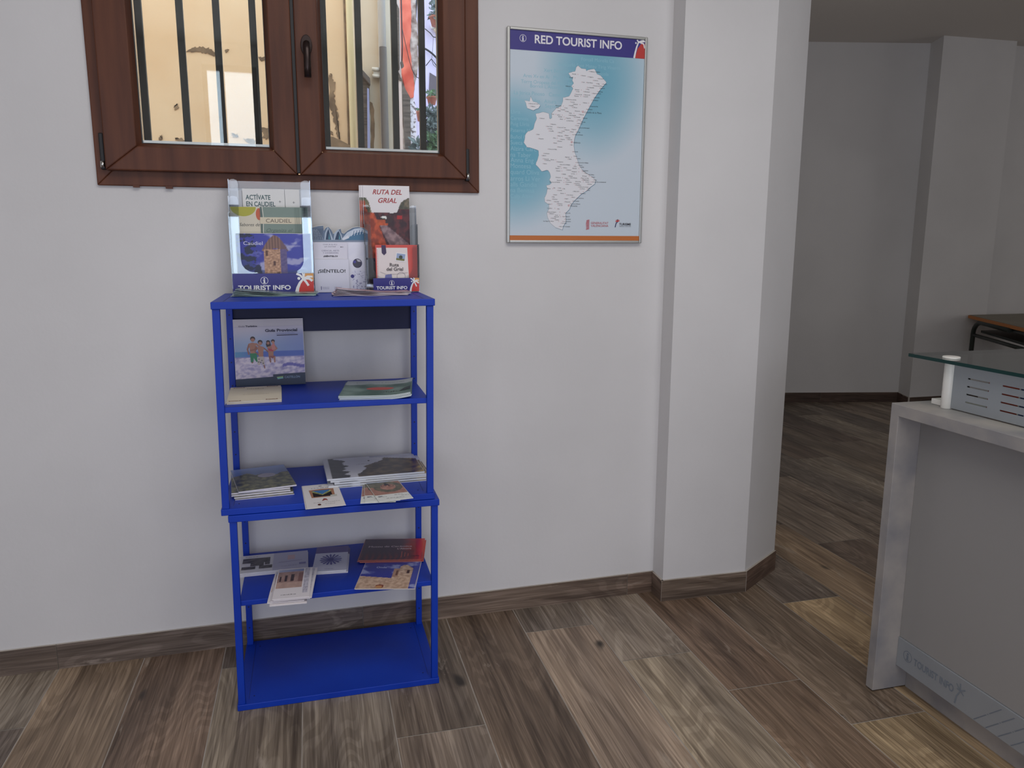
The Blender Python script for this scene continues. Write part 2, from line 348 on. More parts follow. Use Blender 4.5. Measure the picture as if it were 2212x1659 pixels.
# ---- floor: wood-look tiles, one quad per plank with its own colour and grain offset
def floor_material():
    m = bpy.data.materials.new('wood_look_tile'); m.use_nodes = True; N, L, b = nt(m)
    vc = N.new('ShaderNodeVertexColor'); vc.layer_name = 'Col'; rn = N.new('ShaderNodeVertexColor'); rn.layer_name = 'Rnd'
    uv = N.new('ShaderNodeUVMap'); uv.uv_map = 'UVMap'
    off = N.new('ShaderNodeVectorMath'); off.operation = 'SCALE'; off.inputs['Scale'].default_value = 40
    L.new(rn.outputs[0], off.inputs[0])
    def coords(sx, sy):
        mp = N.new('ShaderNodeVectorMath'); mp.operation = 'MULTIPLY'; mp.inputs[1].default_value = (sx, sy, 1)
        L.new(uv.outputs[0], mp.inputs[0]); ad = N.new('ShaderNodeVectorMath'); ad.operation = 'ADD'
        L.new(mp.outputs[0], ad.inputs[0]); L.new(off.outputs[0], ad.inputs[1]); return ad.outputs[0]
    def tex(sx, sy, det=5, rough=.55, dist=0):
        n = N.new('ShaderNodeTexNoise'); n.inputs['Scale'].default_value = 1; n.inputs['Detail'].default_value = det
        n.inputs['Roughness'].default_value = rough; n.inputs['Distortion'].default_value = dist
        L.new(coords(sx, sy), n.inputs['Vector']); return n.outputs[0]
    def ramp(src, p0, c0, p1, c1):
        r = N.new('ShaderNodeValToRGB'); e = r.color_ramp.elements; e[0].position = p0; e[1].position = p1
        e[0].color = (*c0, 1); e[1].color = (*c1, 1); L.new(src, r.inputs[0]); return r.outputs[0]
    def mixn(kind, fac, a, bb):
        x = N.new('ShaderNodeMix'); x.data_type = 'RGBA'; x.blend_type = kind
        if isinstance(fac, float): x.inputs[0].default_value = fac
        else: L.new(fac, x.inputs[0])
        for s_, v in ((6, a), (7, bb)):
            if isinstance(v, tuple): x.inputs[s_].default_value = (*v, 1)
            else: L.new(v, x.inputs[s_])
        return x.outputs[2]
    W1 = (1, 1, 1)
    c = mixn('MULTIPLY', 1.0, vc.outputs[0], ramp(tex(7, 1.1, 4), .33, (.60, .58, .58), .66, (1.22, 1.2, 1.16)))     # broad bands
    # cathedral grain: rings of a slowly varying field
    field = tex(4.2, .75, 2, .45, .6)
    wv = N.new('ShaderNodeMath'); wv.operation = 'MULTIPLY'; wv.inputs[1].default_value = 120; L.new(field, wv.inputs[0])
    sn = N.new('ShaderNodeMath'); sn.operation = 'SINE'; L.new(wv.outputs[0], sn.inputs[0])
    c = mixn('MULTIPLY', .42, c, ramp(sn.outputs[0], .0, (.62, .58, .54), .55, (1.08, 1.08, 1.08)))
    c = mixn('MULTIPLY', .75, c, ramp(tex(120, 2.2, 3, .6), .38, (.66, .63, .6), .6, (1.12, 1.12, 1.12)))       # fine fibres
    c = mixn('MULTIPLY', .75, c, ramp(tex(22, .9, 4, .6, .3), .36, (.5, .47, .45), .46, W1))
    c = mixn('MULTIPLY', .8, c, ramp(tex(60, 1.1, 6, .7, .8), .30, (.30, .26, .24), .345, W1))     # cracks
    c = mixn('MULTIPLY', .5, c, ramp(tex(240, 5, 2, .5), .38, (.6, .58, .56), .62, (1.2, 1.2, 1.2)))                      # dark streaks
    knot = ramp(tex(9, 3.4, 2, .4, .2), .72, (0, 0, 0), .78, W1)
    c = mixn('MIX', knot, c, (.035, .027, .022))
    pale = ramp(tex(14, 2.6, 5, .7, .5), .62, (0, 0, 0), .72, (.55, .55, .55))
    c = mixn('MIX', pale, c, lin((186, 172, 156)))
    L.new(c, b.inputs['Base Color'])
    rr = N.new('ShaderNodeMapRange'); rr.inputs[3].default_value = .38; rr.inputs[4].default_value = .6; L.new(tex(20, 2), rr.inputs[0])
    L.new(rr.outputs[0], b.inputs['Roughness']); b.inputs['Specular IOR Level'].default_value = .4
    bp = N.new('ShaderNodeBump'); bp.inputs['Strength'].default_value = .25; bp.inputs['Distance'].default_value = .001
    L.new(tex(120, 2.2, 3), bp.inputs['Height']); L.new(bp.outputs[0], b.inputs['Normal'])
    return m
M['tile'] = floor_material()
def plank_mesh(name, quads, base_boxes=None, slots=('tile',)):
    """quads: (pts4 ccw starting at low corner, width, length, colour)"""
    me = bpy.data.meshes.new(name); v = []; f = []; uvs = []; cs = []; rs = []; mi = []
    for pts, wd, ln, col, mindex in quads:
        n = len(v); v += [tuple(p) for p in pts]; f.append([n, n+1, n+2, n+3]); mi.append(mindex)
        uvs += [(0, 0), (wd, 0), (wd, ln), (0, ln)]; r = (random.random(), random.random(), random.random())
        cs += [lin(col)]*4; rs += [r]*4
    me.from_pydata(v, [], f)
    for k in slots: me.materials.append(M[k])
    ul = me.uv_layers.new(name='UVMap')
    for i, q in enumerate(uvs): ul.data[i].uv = q
    for nm, arr in (('Col', cs), ('Rnd', rs)):
        ca = me.color_attributes.new(nm, 'FLOAT_COLOR', 'CORNER')
        ca.data.foreach_set('color', [x for q in arr for x in (*q, 1.0)])
    for i, p in enumerate(me.polygons): p.material_index = mi[i]
    return me
WOODS = [(146, 133, 120), (134, 122, 112), (156, 144, 131), (130, 115, 103), (160, 149, 135), (140, 127, 113), (150, 139, 128)]
quads = []
PW, PL, G = .2812, 1.446, .0018
KJ = {-5: 2.505, -4: 1.9, -3: 1.75, -2: 2.71, -1: 1.62, 0: 2.158, 1: 1.87, 2: 2.69, 3: 2.40, 4: 2.135, 5: 1.868, 6: 2.66, 7: 3.486, 8: 3.203}
SP = {(6, 0): (182, 159, 127), (1, 0): (145, 125, 107), (1, 1): (138, 120, 104), (4, 1): (129, 109, 93), (5, 1): (134, 118, 102), (5, 0): (180, 159, 127), (2, 0): (160, 143, 127), (-3, 1): (140, 120, 104), (-4, 1): (165, 145, 123), (-2, 0): (167, 154, 136), (3, 0): (173, 159, 139), (4, 0): (136, 116, 98), (7, 0): (162, 141, 118), (-1, 1): (171, 159, 143)}
FX0, FX1, FY0, FY1 = -3.0, 9.2, -2.1, 7.6
for k in range(-12, 33):
    x0 = .2012+PW*k; x1 = x0+PW
    j0 = KJ.get(k, 2.0+((k*.618*PL) % PL)); 
    n = int((j0-FY0)/PL)+1; y = j0-n*PL; idx = -n
    while y < FY1:
        a, b_ = max(y, FY0), min(y+PL, FY1)
        if b_ > a+.01 and x1 > FX0 and x0 < FX1:
            xa, xb = max(x0, FX0)+G, min(x1, FX1)-G; ya, yb = a+G, b_-G
            col = SP.get((k, idx+1), random.choice(WOODS)); t = random.uniform(.92, 1.08); col = tuple(min(255, c*t) for c in col)
            quads.append((((xa, ya, 0), (xb, ya, 0), (xb, yb, 0), (xa, yb, 0)), PW, yb-ya, col, 0))
        y += PL; idx += 1
quads.append((((FX0, FY0, -.0012), (FX1, FY0, -.0012), (FX1, FY1, -.0012), (FX0, FY1, -.0012)), 1, 1, (176, 168, 158), 1))
fl = new_obj('floor', plank_mesh('floor', quads, slots=('tile', 'grout'))); tag(fl, 'grey brown wood-look tile floor with pale joints', None, None, 'structure')

# ---- walls
WX0, WX1 = -.6445, .6165      # window hole (wall-local)
WZ0, WZ1 = 1.690, 2.93
b = MB(); T = .24
b.box(-3.1, WX0, 0, T, 0, H, 'wall'); b.box(WX1, 1.41, 0, T, 0, H, 'wall')
b.box(WX0, WX1, 0, T, 0, WZ0, 'wall'); b.box(WX0, WX1, 0, T, WZ1, H, 'wall')
struct(b, 'wall_back', 'white plastered wall with the barred window', mtx=WM)
# pilaster and splayed jamb to the right
pil = [(1.404, 3.16), (1.404, 2.813), (1.793, 2.808), (2.055, 2.984), (2.10, 3.16)]
b = MB().prism(pil, 0, H, 'wall', 'z'); struct(b, 'wall_pilaster', 'white pilaster with splayed corner beside the opening')
b = MB().box(1.9, 2.10, 3.15, 7.4, 0, H, 'wall'); struct(b, 'wall_side_passage')
A0, A1 = (4.0, 6.485), (5.49, 6.150)
b = MB().prism([(2.0, 6.93), A0, A1, (5.40, 5.905), (6.17, 5.89), (6.17, 6.02), (9.2, 6.0), (9.2, 7.5), (2.0, 7.5)], 0, H, 'wall', 'z')
struct(b, 'wall_far', 'shaded white far wall of the room beyond')
b = MB().box(9.2, 9.3, -2.2, 7.5, 0, H, 'wall'); struct(b, 'wall_right')
b = MB().box(-3.1, -3.0, -2.2, 3.0, 0, H, 'wall'); struct(b, 'wall_left')
b = MB()   # rear wall, behind the camera, pierced for one window and the added light openings
XS = sorted({-3.1, 9.3} | {v for o in OPEN for v in o[:2]})
for x0, x1 in zip(XS[:-1], XS[1:]):
    zs = sorted([(o[2], o[3]) for o in OPEN if o[0] <= x0+1e-6 and o[1] >= x1-1e-6]); z = 0
    for c, d in zs: b.box(x0, x1, -2.3, -2.1, z, c, 'wall'); z = d
    b.box(x0, x1, -2.3, -2.1, z, H, 'wall')
struct(b, 'wall_rear')
b = MB()
b.prism([(-3.1, -2.3), (9.3, -2.3), (9.3, 7.5), (2.0, 7.5), (2.0, 3.2), (-3.1, 2.95)], H, H+.1, 'ceil', 'z'); struct(b, 'ceiling')
# rear frames (seen only as reflections), most round openings added for the light
def rear_frame(name, x0, x1, z0, z1, mull):
    b = MB()
    for a, c in ((x0, x0+.04), (x1-.04, x1)) + tuple((m_-.02, m_+.02) for m_ in mull): b.box(a, c, -2.11, -2.07, z0, z1, 'frame')
    b.box(x0, x1, -2.11, -2.07, z0, z0+.05, 'frame'); b.box(x0, x1, -2.11, -2.07, z1-.05, z1, 'frame')
    return struct(b, name)
for k_, (i_, mu) in enumerate(((0, (-2.1,)), (1, (-.47,)), (2, (.1,)), (3, ()), (6, (2.3,)))):
    x0, x1, z0, z1 = OPEN[i_]; rear_frame('window_%d' % (k_+2), x0-.04, x1+.04, z0-.04, z1+.04, mu)
# unseen panel added to close the rear openings outside the lights
b = MB().box(-3.1, 3, -2.42, -2.40, 0, H, 'wall'); struct(b, 'rear_light_blocker')

# ---- skirting of the same tile
BH = .094
def skirt(name, p0, p1, joints, th=.009, cols=None, ext=(0, 0)):
    p0 = Vector((*p0, 0)); p1 = Vector((*p1, 0)); d = (p1-p0); Ln = d.length; d.normalize(); n = Vector((d.y, -d.x, 0))
    qs = []; J = [0]+joints+[Ln]
    for i, (a, c) in enumerate(zip(J[:-1], J[1:])):
        a += .001; c -= .001; col = (cols or WOODS)[i % len(cols or WOODS)]
        P = lambda s_, o_, z_: p0+d*s_+n*o_+Vector((0, 0, z_))
        s0 = a-(ext[0] if i == 0 else 0); s1 = c+(ext[1] if i == len(J)-2 else 0)
        qs.append(((P(s0, th, 0), P(s0, th, BH), P(s1, th, BH), P(s1, th, 0))[::-1], BH, c-a, col, 0))
        qs[-1] = ((P(s0, th, BH), P(s0, th, 0), P(s1, th, 0), P(s1, th, BH)), BH, c-a, col, 0)
        qs.append(((P(s0, 0, BH), P(s0, th, BH), P(s1, th, BH), P(s1, 0, BH)), th, c-a, (190, 182, 172), 1))
        qs.append(((P(s0, 0, 0), P(s0, th, 0), P(s0, th, BH), P(s0, 0, BH)), BH, th, (198, 190, 180), 1))
        qs.append(((P(s1, 0, 0), P(s1, 0, BH), P(s1, th, BH), P(s1, th, 0)), BH, th, (198, 190, 180), 1))
    return tag(new_obj(name, plank_mesh(name, qs, slots=('tile', 'grout'))), None, None, None, 'structure')
def wpt(x, off=0): p = WM @ Vector((x, -off, 0)); return (p.x, p.y)
skirt('baseboard_back', wpt(-3.0), wpt(1.404), [2.075, 3.15, 4.28], cols=[(104, 92, 84), (122, 110, 102), (134, 118, 106), (124, 106, 94)])
skirt('baseboard_pilaster', (1.404, 2.90), (1.404, 2.813), [], ext=(0, .009), cols=[(120, 104, 94)])
skirt('baseboard_pilaster', (1.404, 2.813), (1.793, 2.808), [], ext=(.009, .004), cols=[(124, 110, 98)])
skirt('baseboard_jamb', (1.793, 2.808), (2.055, 2.984), [], cols=[(112, 92, 80)])
skirt('baseboard_far', (2.4, 6.84), A1, [1.2, 2.4], cols=[(104, 88, 80)])
skirt('baseboard_far', A1, (5.40, 5.905), [], cols=[(90, 74, 68)])
skirt('baseboard_far', (5.40, 5.905), (6.17, 5.89), [], cols=[(96, 80, 72)])
skirt('baseboard_left', (-3.0, -2.1), (-3.0, 2.8), [1.4, 2.8, 4.2])

# ================================================================ WINDOW 1 (wall-local coordinates)
win = tag(new_obj('window_1', None, mtx=WM), 'brown framed double casement window with iron bars outside', None, None, 'structure')
def frame_bars(b, x0, x1, z0, z1, l, r, bt, tp, y0, y1, k):
    a_, c_, d_, e_ = (x0+l, z0+bt), (x1-r, z0+bt), (x1-r, z1-tp), (x0+l, z1-tp)
    for P in (((x0, z0), (x1, z0), c_, a_), ((x1, z0), (x1, z1), d_, c_), ((x1, z1), (x0, z1), e_, d_), ((x0, z1), (x0, z0), a_, e_)): b.prism(P, y0, y1, k, 'y')
b = MB(); frame_bars(b, WX0-.012, WX1+.012, WZ0-.004, WZ1, .05, .05, .05, .05, -.012, .07, 'frame')
b.build('outer_frame', win, bevel=.003)
b = MB(); b.box(-.55, -.53, -.013, -.008, 1.681, 1.688, 'frame'); b.box(-.45, -.428, -.013, -.008, 1.679, 1.688, 'frame'); b.build('drain_cap', win)
def sash(x0, x1, l, r, name):
    z0, z1 = 1.733, 2.895
    s_ = MB(); frame_bars(s_, x0, x1, z0, z1, l, r, .078, .084, -.042, .03, 'frame')
    so = s_.build(name, win, bevel=.004)
    bd = MB(); gx0, gx1, gz0, gz1 = x0+l, x1-r, z0+.078, z1-.084
    e = .012                              # sloped glazing bead
    for P in (((gx0, gz0), (gx1, gz0), (gx1-e, gz0+e), (gx0+e, gz0+e)), ((gx1, gz0), (gx1, gz1), (gx1-e, gz1-e), (gx1-e, gz0+e)),
              ((gx1, gz1), (gx0, gz1), (gx0+e, gz1-e), (gx1-e, gz1-e)), ((gx0, gz1), (gx0, gz0), (gx0+e, gz0+e), (gx0+e, gz1-e))):
        bd.poly([(P[0][0], -.038, P[0][1]), (P[1][0], -.038, P[1][1]), (P[2][0], -.012, P[2][1]), (P[3][0], -.012, P[3][1])], 'frame')
    bd.build('glazing_bead', so, fix=False)
    g = MB(); frame_bars(g, gx0+.008, gx1-.008, gz0+.008, gz1-.008, .006, .006, .006, .006, -.013, -.009, 'gasket')
    g.build('gasket', so)
    sp = MB(); frame_bars(sp, gx0+.010, gx1-.010, gz0+.010, gz1-.010, .004, .004, .013, .004, -.004, .016, 'spacer'); sp.build('spacer', so)
    pn = MB(); pn.box(gx0+.012, gx1-.012, -.008, -.005, gz0+.012, gz1-.012, 'glass'); pn.build('pane', so)
    pn = MB(); pn.box(gx0+.012, gx1-.012, .018, .021, gz0+.012, gz1-.012, 'glass'); pn.build('pane', so)
    return so
sash(-.622, -.0235, .098, .074, 'left_sash'); sr = sash(-.0125, .574, .077, .082, 'right_sash')
MB().box(-.023, -.013, -.034, .0, 1.74, 2.89, 'gasket').build('centre_seal', win)
for xx, zz in ((-.6315, 1.735), (.5815, 1.727)):
    h = MB(); h.box(xx-.007, xx+.007, -.026, -.012, zz, zz+.115, 'gasket'); ho = h.build('hinge', win, bevel=.003)
    MB().tube([(xx, -.030, zz+.006), (xx, -.030, zz+.026)], .007, 'chrome', 10).build('pin', ho)
h = MB(); hx, hz = .025, 2.155
h.prism([(hx+.019*math.cos(t), hz+.034*math.sin(t)) for t in [2*PI*i/20 for i in range(20)]], -.050, -.041, 'handle', 'y')
ho = h.build('handle_rosette', sr, bevel=.002)
h = MB(); h.tube([(hx, -.05, hz), (hx, -.078, hz-.002), (hx, -.084, hz-.02), (hx, -.082, hz-.07), (hx, -.080, hz-.108)], .0115, 'handle', 12); h.build('handle_lever', sr)
# iron bars set in the wall outside
for X in (-.519, -.388, -.269, -.149, -.028, .093, .217, .349, .451):
    xx = X - (3.05-2.88)*0
    MB().box(xx-.0115, xx+.0115, .155, .175, WZ0, WZ1, 'barmetal').build('window_bar', win)
MB().box(WX0, WX1, .07, .24, WZ0-.02, WZ0+.0, 'beige').build('outer_sill', win)

# ================================================================ BLUE SHELF UNITS
YF, YB = 2.425, 2.846
LEAN = .0150
def shelf_unit(z0, z1, xl, xr, lowshelf_z, name_lbl, panel=False):
    """tray at the bottom, cap on top, four posts, one middle shelf; xl/xr outer edges of the tray at z0"""
    t = empty('metal_shelf_unit', name_lbl, 'shelf', ((xl+xr)/2, YF, z0))
    def part(b, nm, bev=.002): o = b.build(nm, bevel=bev); o.parent = t; o.matrix_parent_inverse = t.matrix_basis.inverted(); return o
    def sub(b, nm, par): o = b.build(nm); o.parent = par; o.matrix_parent_inverse = par.matrix_world.inverted(); return o
    ht = .021
    dx = LEAN*(z1-z0)
    tray = part(MB().box(xl, xr, YF, YB, z0, z0+ht, 'blue'), 'base_tray')
    for x in (xl+.034, xr-.0348): sub(MB().box(x, x+.0008, YF+.03, YB-.01, z0+ht, z0+ht+.0004, 'screw'), 'seam', tray)
    for x in (xl+.05, xr-.05):
        for y in (YF+.045, YB-.045): sub(MB().lathe([(.0022, 0), (.0022, .0008)], (x, y, z0+ht), 'screw', 10), 'screw', tray)
    cap = part(MB().box(xl+dx, xr+dx, YF-.002, YB, z1-.022, z1, 'blue'), 'top_cap')
    for x in (xl+dx+.034, xr+dx-.0355): sub(MB().box(x, x+.001, YF+.015, YB-.01, z1, z1+.0005, 'screw'), 'seam', cap)
    ps = .0215
    for ex in (0, 1):
        for ey in (0, 1):
            x = xl+.003 if not ex else xr-.004-ps
            y = YF+.003 if not ey else YB-.004-ps
            p = part(MB().box(x, x+ps, y, y+ps, z0+ht, z1-.022, 'blue', LEAN, z0), 'post', .0012)
            if ey:
                k = z0+.09
                while k < z1-.06:
                    xx = x+ps*.5+LEAN*(k-z0)
                    sub(MB().tube([(xx, y-.0006, k), (xx, y+.001, k)], .0026, 'screw', 10), 'peg_hole', p); k += .083
    zz = lowshelf_z; d = LEAN*(zz-z0)
    mid = part(MB().box(xl+.021+d, xr-.019+d, YF+.012, YB-.012, zz-.0175, zz, 'blue'), 'middle_shelf')
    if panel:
        part(MB().box(xl+.012+dx, xr-.012+dx, YB-.006, YB-.003, z1-.138, z1-.02, 'shaded_blue'), 'back_panel', 0)
    return t
shelf_unit(0, .667, -.284, .378, .376, 'lower blue metal shelf unit standing on the floor, its bottom tray empty')
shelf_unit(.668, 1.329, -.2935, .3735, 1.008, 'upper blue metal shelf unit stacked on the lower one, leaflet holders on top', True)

# ================================================================ POSTER
pc = [wl(1096, 57, .018), wl(1401, 79, .018), wl(1385, 524, .018), wl(1096, 526, .018)]
pL = (pc[0][0]+pc[3][0])/2; pR = (pc[1][0]+pc[2][0])/2; pT = (pc[0][1]+pc[1][1])/2; pB = (pc[2][1]+pc[3][1])/2
PWd, PHt = pR-pL, pT-pB
poster = empty('framed_poster', 'framed tourist map poster in a thin silver frame on the white wall', 'poster', mtx=WM @ Matrix.Translation(((pL+pR)/2, -.018, pB)))
FRW = .0105
b = MB(); hw = PWd/2
for (x0, x1, z0, z1) in ((-hw, -hw+FRW, 0, PHt), (hw-FRW, hw, 0, PHt), (-hw+FRW, hw-FRW, 0, FRW), (-hw+FRW, hw-FRW, PHt-FRW, PHt)):
    b.box(x0, x1, 0, .017, z0, z1, 'alu')
b.build('frame', poster, bevel=.0025)
MB().box(-hw+.006, hw-.006, .006, .0165, .006, PHt-.006, 'alu').build('backing', poster)
iw, ih = PWd-2*FRW+.002, PHt-2*FRW+.002
a = Art(iw, ih, (214, 216, 222), .0008)
ox, oz = pL+FRW-.001, pB+FRW-.001
def pp(px, py): x, z = wl(px, py, .016); return (x-ox, z-oz)
def p5(x, y): return pp(1080+x/6.506, 40+y/6.506)
def p6(x, y): return pp(1080+x/6.379, 280+y/6.379)
def sea(s_, t_):
    d1 = math.hypot((s_-.02)*1.0, (t_-.42)*1.35); d2 = math.hypot((s_-.62)*1.1, (t_-.80)*1.15)
    k = max(.95*(1-ss(.10, .62, d1)), .85*(1-ss(.05, .62, d2)))
    k *= 1-.9*ss(.9, 1.0, t_)*(1-ss(.0, .3, s_)); k = max(k, .1)
    return mix((212, 216, 224), (92, 164, 188), k)
a.raster(0, 0, iw, ih, sea, 40, 56)
zt = a.z()
lt = (140, 190, 206)
for rows, fn in ((((1150, 590, 'Forcall Morella Ca', 62), (830, 660, 'Benicarló Sant Mateu Tírig Vinaròs', 62), (620, 745, 'Xert Benassal  Albocàsser Peñíscola', 62), (330, 820, 'Ares Xv en Ai   Ma Cabanes', 62), (300, 900, 'Torre Oropesa del Mar   Montanejos', 62), (430, 965, 'Borriol L’Alcora   Ma y Montanejos', 62), (200, 1060, 'La Jérica Pinoso   Castellón Almassora', 66), (160, 1160, 'Vila-real Nules   Altura', 66), (640, 1250, 'Segorbe', 66), (160, 1330, 'Lliria', 66), (150, 1420, 'Carenoia', 66), (150, 1500, 'Puig Llíria', 66), (150, 1590, 'Paterna Manises', 66)), p5),
                 (((145, 120, 'Buñol Chiva', 66), (145, 200, 'Sueca Cullera', 70), (145, 285, 'Alzira Carc', 74), (145, 370, 'na Taber', 76), (145, 445, 'Anna Eng', 80), (145, 525, 'Montesa', 80), (145, 610, 'quard Oliva', 80), (145, 700, 'arros Li Ver', 80), (145, 780, 'alls Gandia', 80), (145, 860, 'na Benissa', 76), (145, 940, 'Calp Altea', 70), (145, 1020, 'Oliva Alt', 60)), p6)):
    for x, y, tx, sz in rows:
        q = fn(x, y); q2 = fn(x, y-sz)
        q = (max(q[0], .004), q[1]); a.text(tx, q[0], q[1], (q2[1]-q[1])*1.15, lt, z=zt)
up5 = [(1100,660),(1075,680),(1060,740),(970,760),(985,800),(1010,825),(1030,820),(1020,870),(1040,910),(1008,950),(1030,985),(1000,1040),(975,1090),(890,1110),(885,1160),(860,1230),(800,1255),(760,1300),(730,1335),(735,1385),(715,1410),(700,1400),(690,1330),(610,1308),(550,1325),(508,1335),(520,1400),(490,1480),(470,1555),(410,1580)]
mid6 = [(400,12),(350,70),(345,130),(330,175),(375,240),(430,250),(535,285),(540,350),(510,440),(495,480),(580,575),(640,560),(665,558),(690,600),(705,640),(685,690),(715,735),(690,755),(640,770),(660,810),(645,880),(615,940),(625,1000),(675,1030),(680,1090),(650,1150),(660,1210),(700,1290),(770,1350),(865,1382),(875,1335),(915,1270),(910,1150),(960,1100),(985,1040),(1020,990),(1130,885),(1200,845),(1240,800),(1310,750),(1325,700),(1280,655),(1150,570),(1100,500),(1070,410),(1035,310),(1022,220),(1030,130),(1050,60)]
up5b = [(1090,1600),(1180,1400),(1270,1230),(1330,1120),(1420,990),(1500,900),(1490,880),(1420,800),(1365,775),(1360,750),(1330,705),(1290,710),(1240,720),(1220,735),(1210,705),(1150,700),(1120,675)]
land = [p5(*q) for q in up5]+[p6(*q) for q in mid6]+[p5(*q) for q in up5b]
isl = [p5(*q) for q in ((435,1090),(420,1160),(350,1150),(370,1190),(385,1260),(475,1288),(545,1260),(572,1215),(520,1175),(470,1165))]
rj = random.Random(2)
def jag(P, am=.0009, n=3):
    out = []
    for i in range(len(P)):
        p, q = P[i], P[(i+1) % len(P)]
        for k in range(n): t = k/n; out.append((p[0]+(q[0]-p[0])*t+rj.uniform(-am, am), p[1]+(q[1]-p[1])*t+rj.uniform(-am, am)))
    return out
land = jag(land[:54])[:-2]+land[54:]; isl = jag(isl, .0006)
sd = (70, 128, 160)
for pl_ in (land, isl):
    a.poly([(x+.0012, y-.0014) for x, y in pl_], sd); a.poly(pl_, (226, 226, 230)); 
zo = a.z(); a.line(land+[land[0]], .0007, (110, 120, 132), zo); a.line(isl+[isl[0]], .0006, (110, 120, 132), zo)
T5 = """1255,740,Vallibona i Benifassà;1020,775,Morella<;1140,797,Vinaròs;1235,815,Traiguera;1375,840,Sant Jordi;1310,865,Cervera;980,825,Forcall<;1150,890,Catí;1215,895,Sant Mateu;1355,912,Càlig;1440,918,Vinaròs;925,945,Vilafranca<;1310,940,Cervera del Maestre;1225,963,La Salzadella;1400,975,Benicarló;1210,990,Tírig;1060,995,Benassal<;1070,1022,Culla;1175,1024,Albocàsser;1370,1024,Peñíscola;1295,1048,Alcalà de Xivert;1050,1060,Atzeneta del;1175,1068,Vilanova de;1050,1085,Maestrat<;1170,1092,Castelló;1315,1105,Alcossebre;1285,1143,Torreblanca;915,1132,Villahermosa del Río;990,1168,Lucena;1170,1180,Cabanes<;1030,1200,Vilafamés<;785,1220,Montanejos<;970,1218,Argelita;1250,1228,Oropesa del Mar;790,1250,Torás<;905,1252,Cirat;1015,1245,L’Alcora;850,1275,Caudiel;1215,1272,Benicàssim;810,1292,Bejís;915,1300,Onda;1055,1295,Almassora<;975,1325,Eslida<;730,1340,Viver<;810,1350,Jérica<;965,1355,Alfondeguilla;1110,1345,Vila-real;825,1375,Navajas<;1040,1382,La Vilavella;1160,1395,Burriana;555,1398,Ademuz;925,1395,Segorbe;845,1410,Altura<;1090,1420,Nules;940,1432,La Vall d’Uixó<;1130,1450,Moncofa;710,1480,Alpuente;1085,1472,Almenara;1060,1500,Canet;650,1512,Alto Turia;805,1525,Canto de Turia;1095,1530,Canet d’en Berenguer;675,1545,Chelva;905,1560,Náquera;1005,1553,Sagunto;690,1577,Chulilla;865,1580,Llíria;985,1588,Puçol;1070,1592,El Puig;815,1598,Olocau;630,1185,;400,1190,Ademuz de Turia;425,1230,Vallanca"""
T6 = """500,62,Utiel;530,120,Requena;790,82,Riba-roja;890,75,Bétera;735,112,Chiva<;905,108,Godella;830,130,Paterna;925,132,Alboraia;1000,65,La Pobla de Farnals;790,155,Manises;735,180,Buñol;965,207,Silla;790,235,Montroi;660,265,Cortes de Pallás;1000,300,El Perelló;600,325,Cofrentes;575,353,Jalance;900,375,Algemesí<;590,400,Teresa de;615,420,Cofrentes;1015,362,Sueca;935,402,Alzira;1050,395,Cullera;705,410,Bicorp<;780,440,Sumacàrcer;590,465,Ayora;1045,450,Tavernes de la Valldigna;830,478,Simat de la Valldigna<;1075,487,Xeraco;795,505,Anna<;1015,503,Barx;870,522,Xàtiva;1100,512,Gandia;770,530,Enguera<;1005,530,Beniarjó<;780,565,Moixent<;915,552,Llutxent;1130,560,Guardamar;995,575,Benigànim<;1135,575,Oliva;850,610,Vallada;985,605,La Font<;1165,597,Pego;1215,617,Els Poblets;940,637,Albaida;1140,637,El Verger<;1260,652,Dénia;770,655,Ontinyent<;890,667,Agres;960,662,Vall d’Albaida;1115,665,Pego i les Valls;790,695,Bocairent<;915,692,Muro;1130,690,Orba;1150,690,Pedreguer;1285,690,Xàbia;690,720,Banyeres de Mariola<;900,720,Cocentaina;1040,712,Vall de Pop<;1180,718,Teulada<;1265,718,El Poble Nou de Benitatxell;905,750,Alcoi;1020,740,Castell de;1040,762,Guadalest;1205,748,Benissa;655,810,Villena<;735,800,Ibi;800,802,Onil;860,812,Tibi;1080,787,Callosa d’en Sarrià;1100,812,La Nucia;1205,808,Calp;790,835,Castalla;1195,833,Altea;1010,848,L’Alfàs del Pi<;835,875,Xixona<;1105,878,Benidorm;735,895,Petrer;915,898,Tibi Orxeta;715,925,Elda;985,928,Busot;720,955,Monòvar;890,948,Agost;1055,942,La Vila Joiosa;640,972,El Pinós;745,990,Novelda;890,992,Mutxamel;1000,982,El Campello;670,1022,Aspe<;785,1018,Monforte;800,1040,del Cid;965,1020,Sant Joan d’Alacant;655,1080,Crevillent<;790,1090,Elx;655,1132,Callosa de Segura<;890,1147,Santa Pola;675,1155,Albatera;760,1175,Catral<;860,1195,San Fulgencio;750,1197,Almoradí<;700,1218,Orihuela;890,1232,Guardamar;755,1240,Rojales;600,1258,San Miguel de Salinas<;860,1262,Los Montesinos;840,1287,Torrevieja;815,1333,Pilar de la Horadada"""
zt = a.z(); zr = a.z(); sz = p5(0, 0)[1]-p5(0, 21)[1]; dk = (38, 40, 50)
for src, fn in ((T5, p5), (T6, p6)):
    for it in src.split(';'):
        x, y, tx = it.split(',', 2); x, y = fn(float(x), float(y)+8)
        if not tx: continue
        if tx.endswith('<'):
            tx = tx[:-1]; a.text(tx, x, y, sz, dk, z=zt); a.text(tx, x+.00015, y, sz, dk, z=zt); x += sz*.56*len(tx)+.0012
        else: a.text(tx, x+.0042, y, sz, dk, z=zt); a.text(tx, x+.00435, y, sz, dk, z=zt)
        a.ring(x+.0016, y+sz*.32, .0015, .0005, (178, 60, 66), 8, zr)
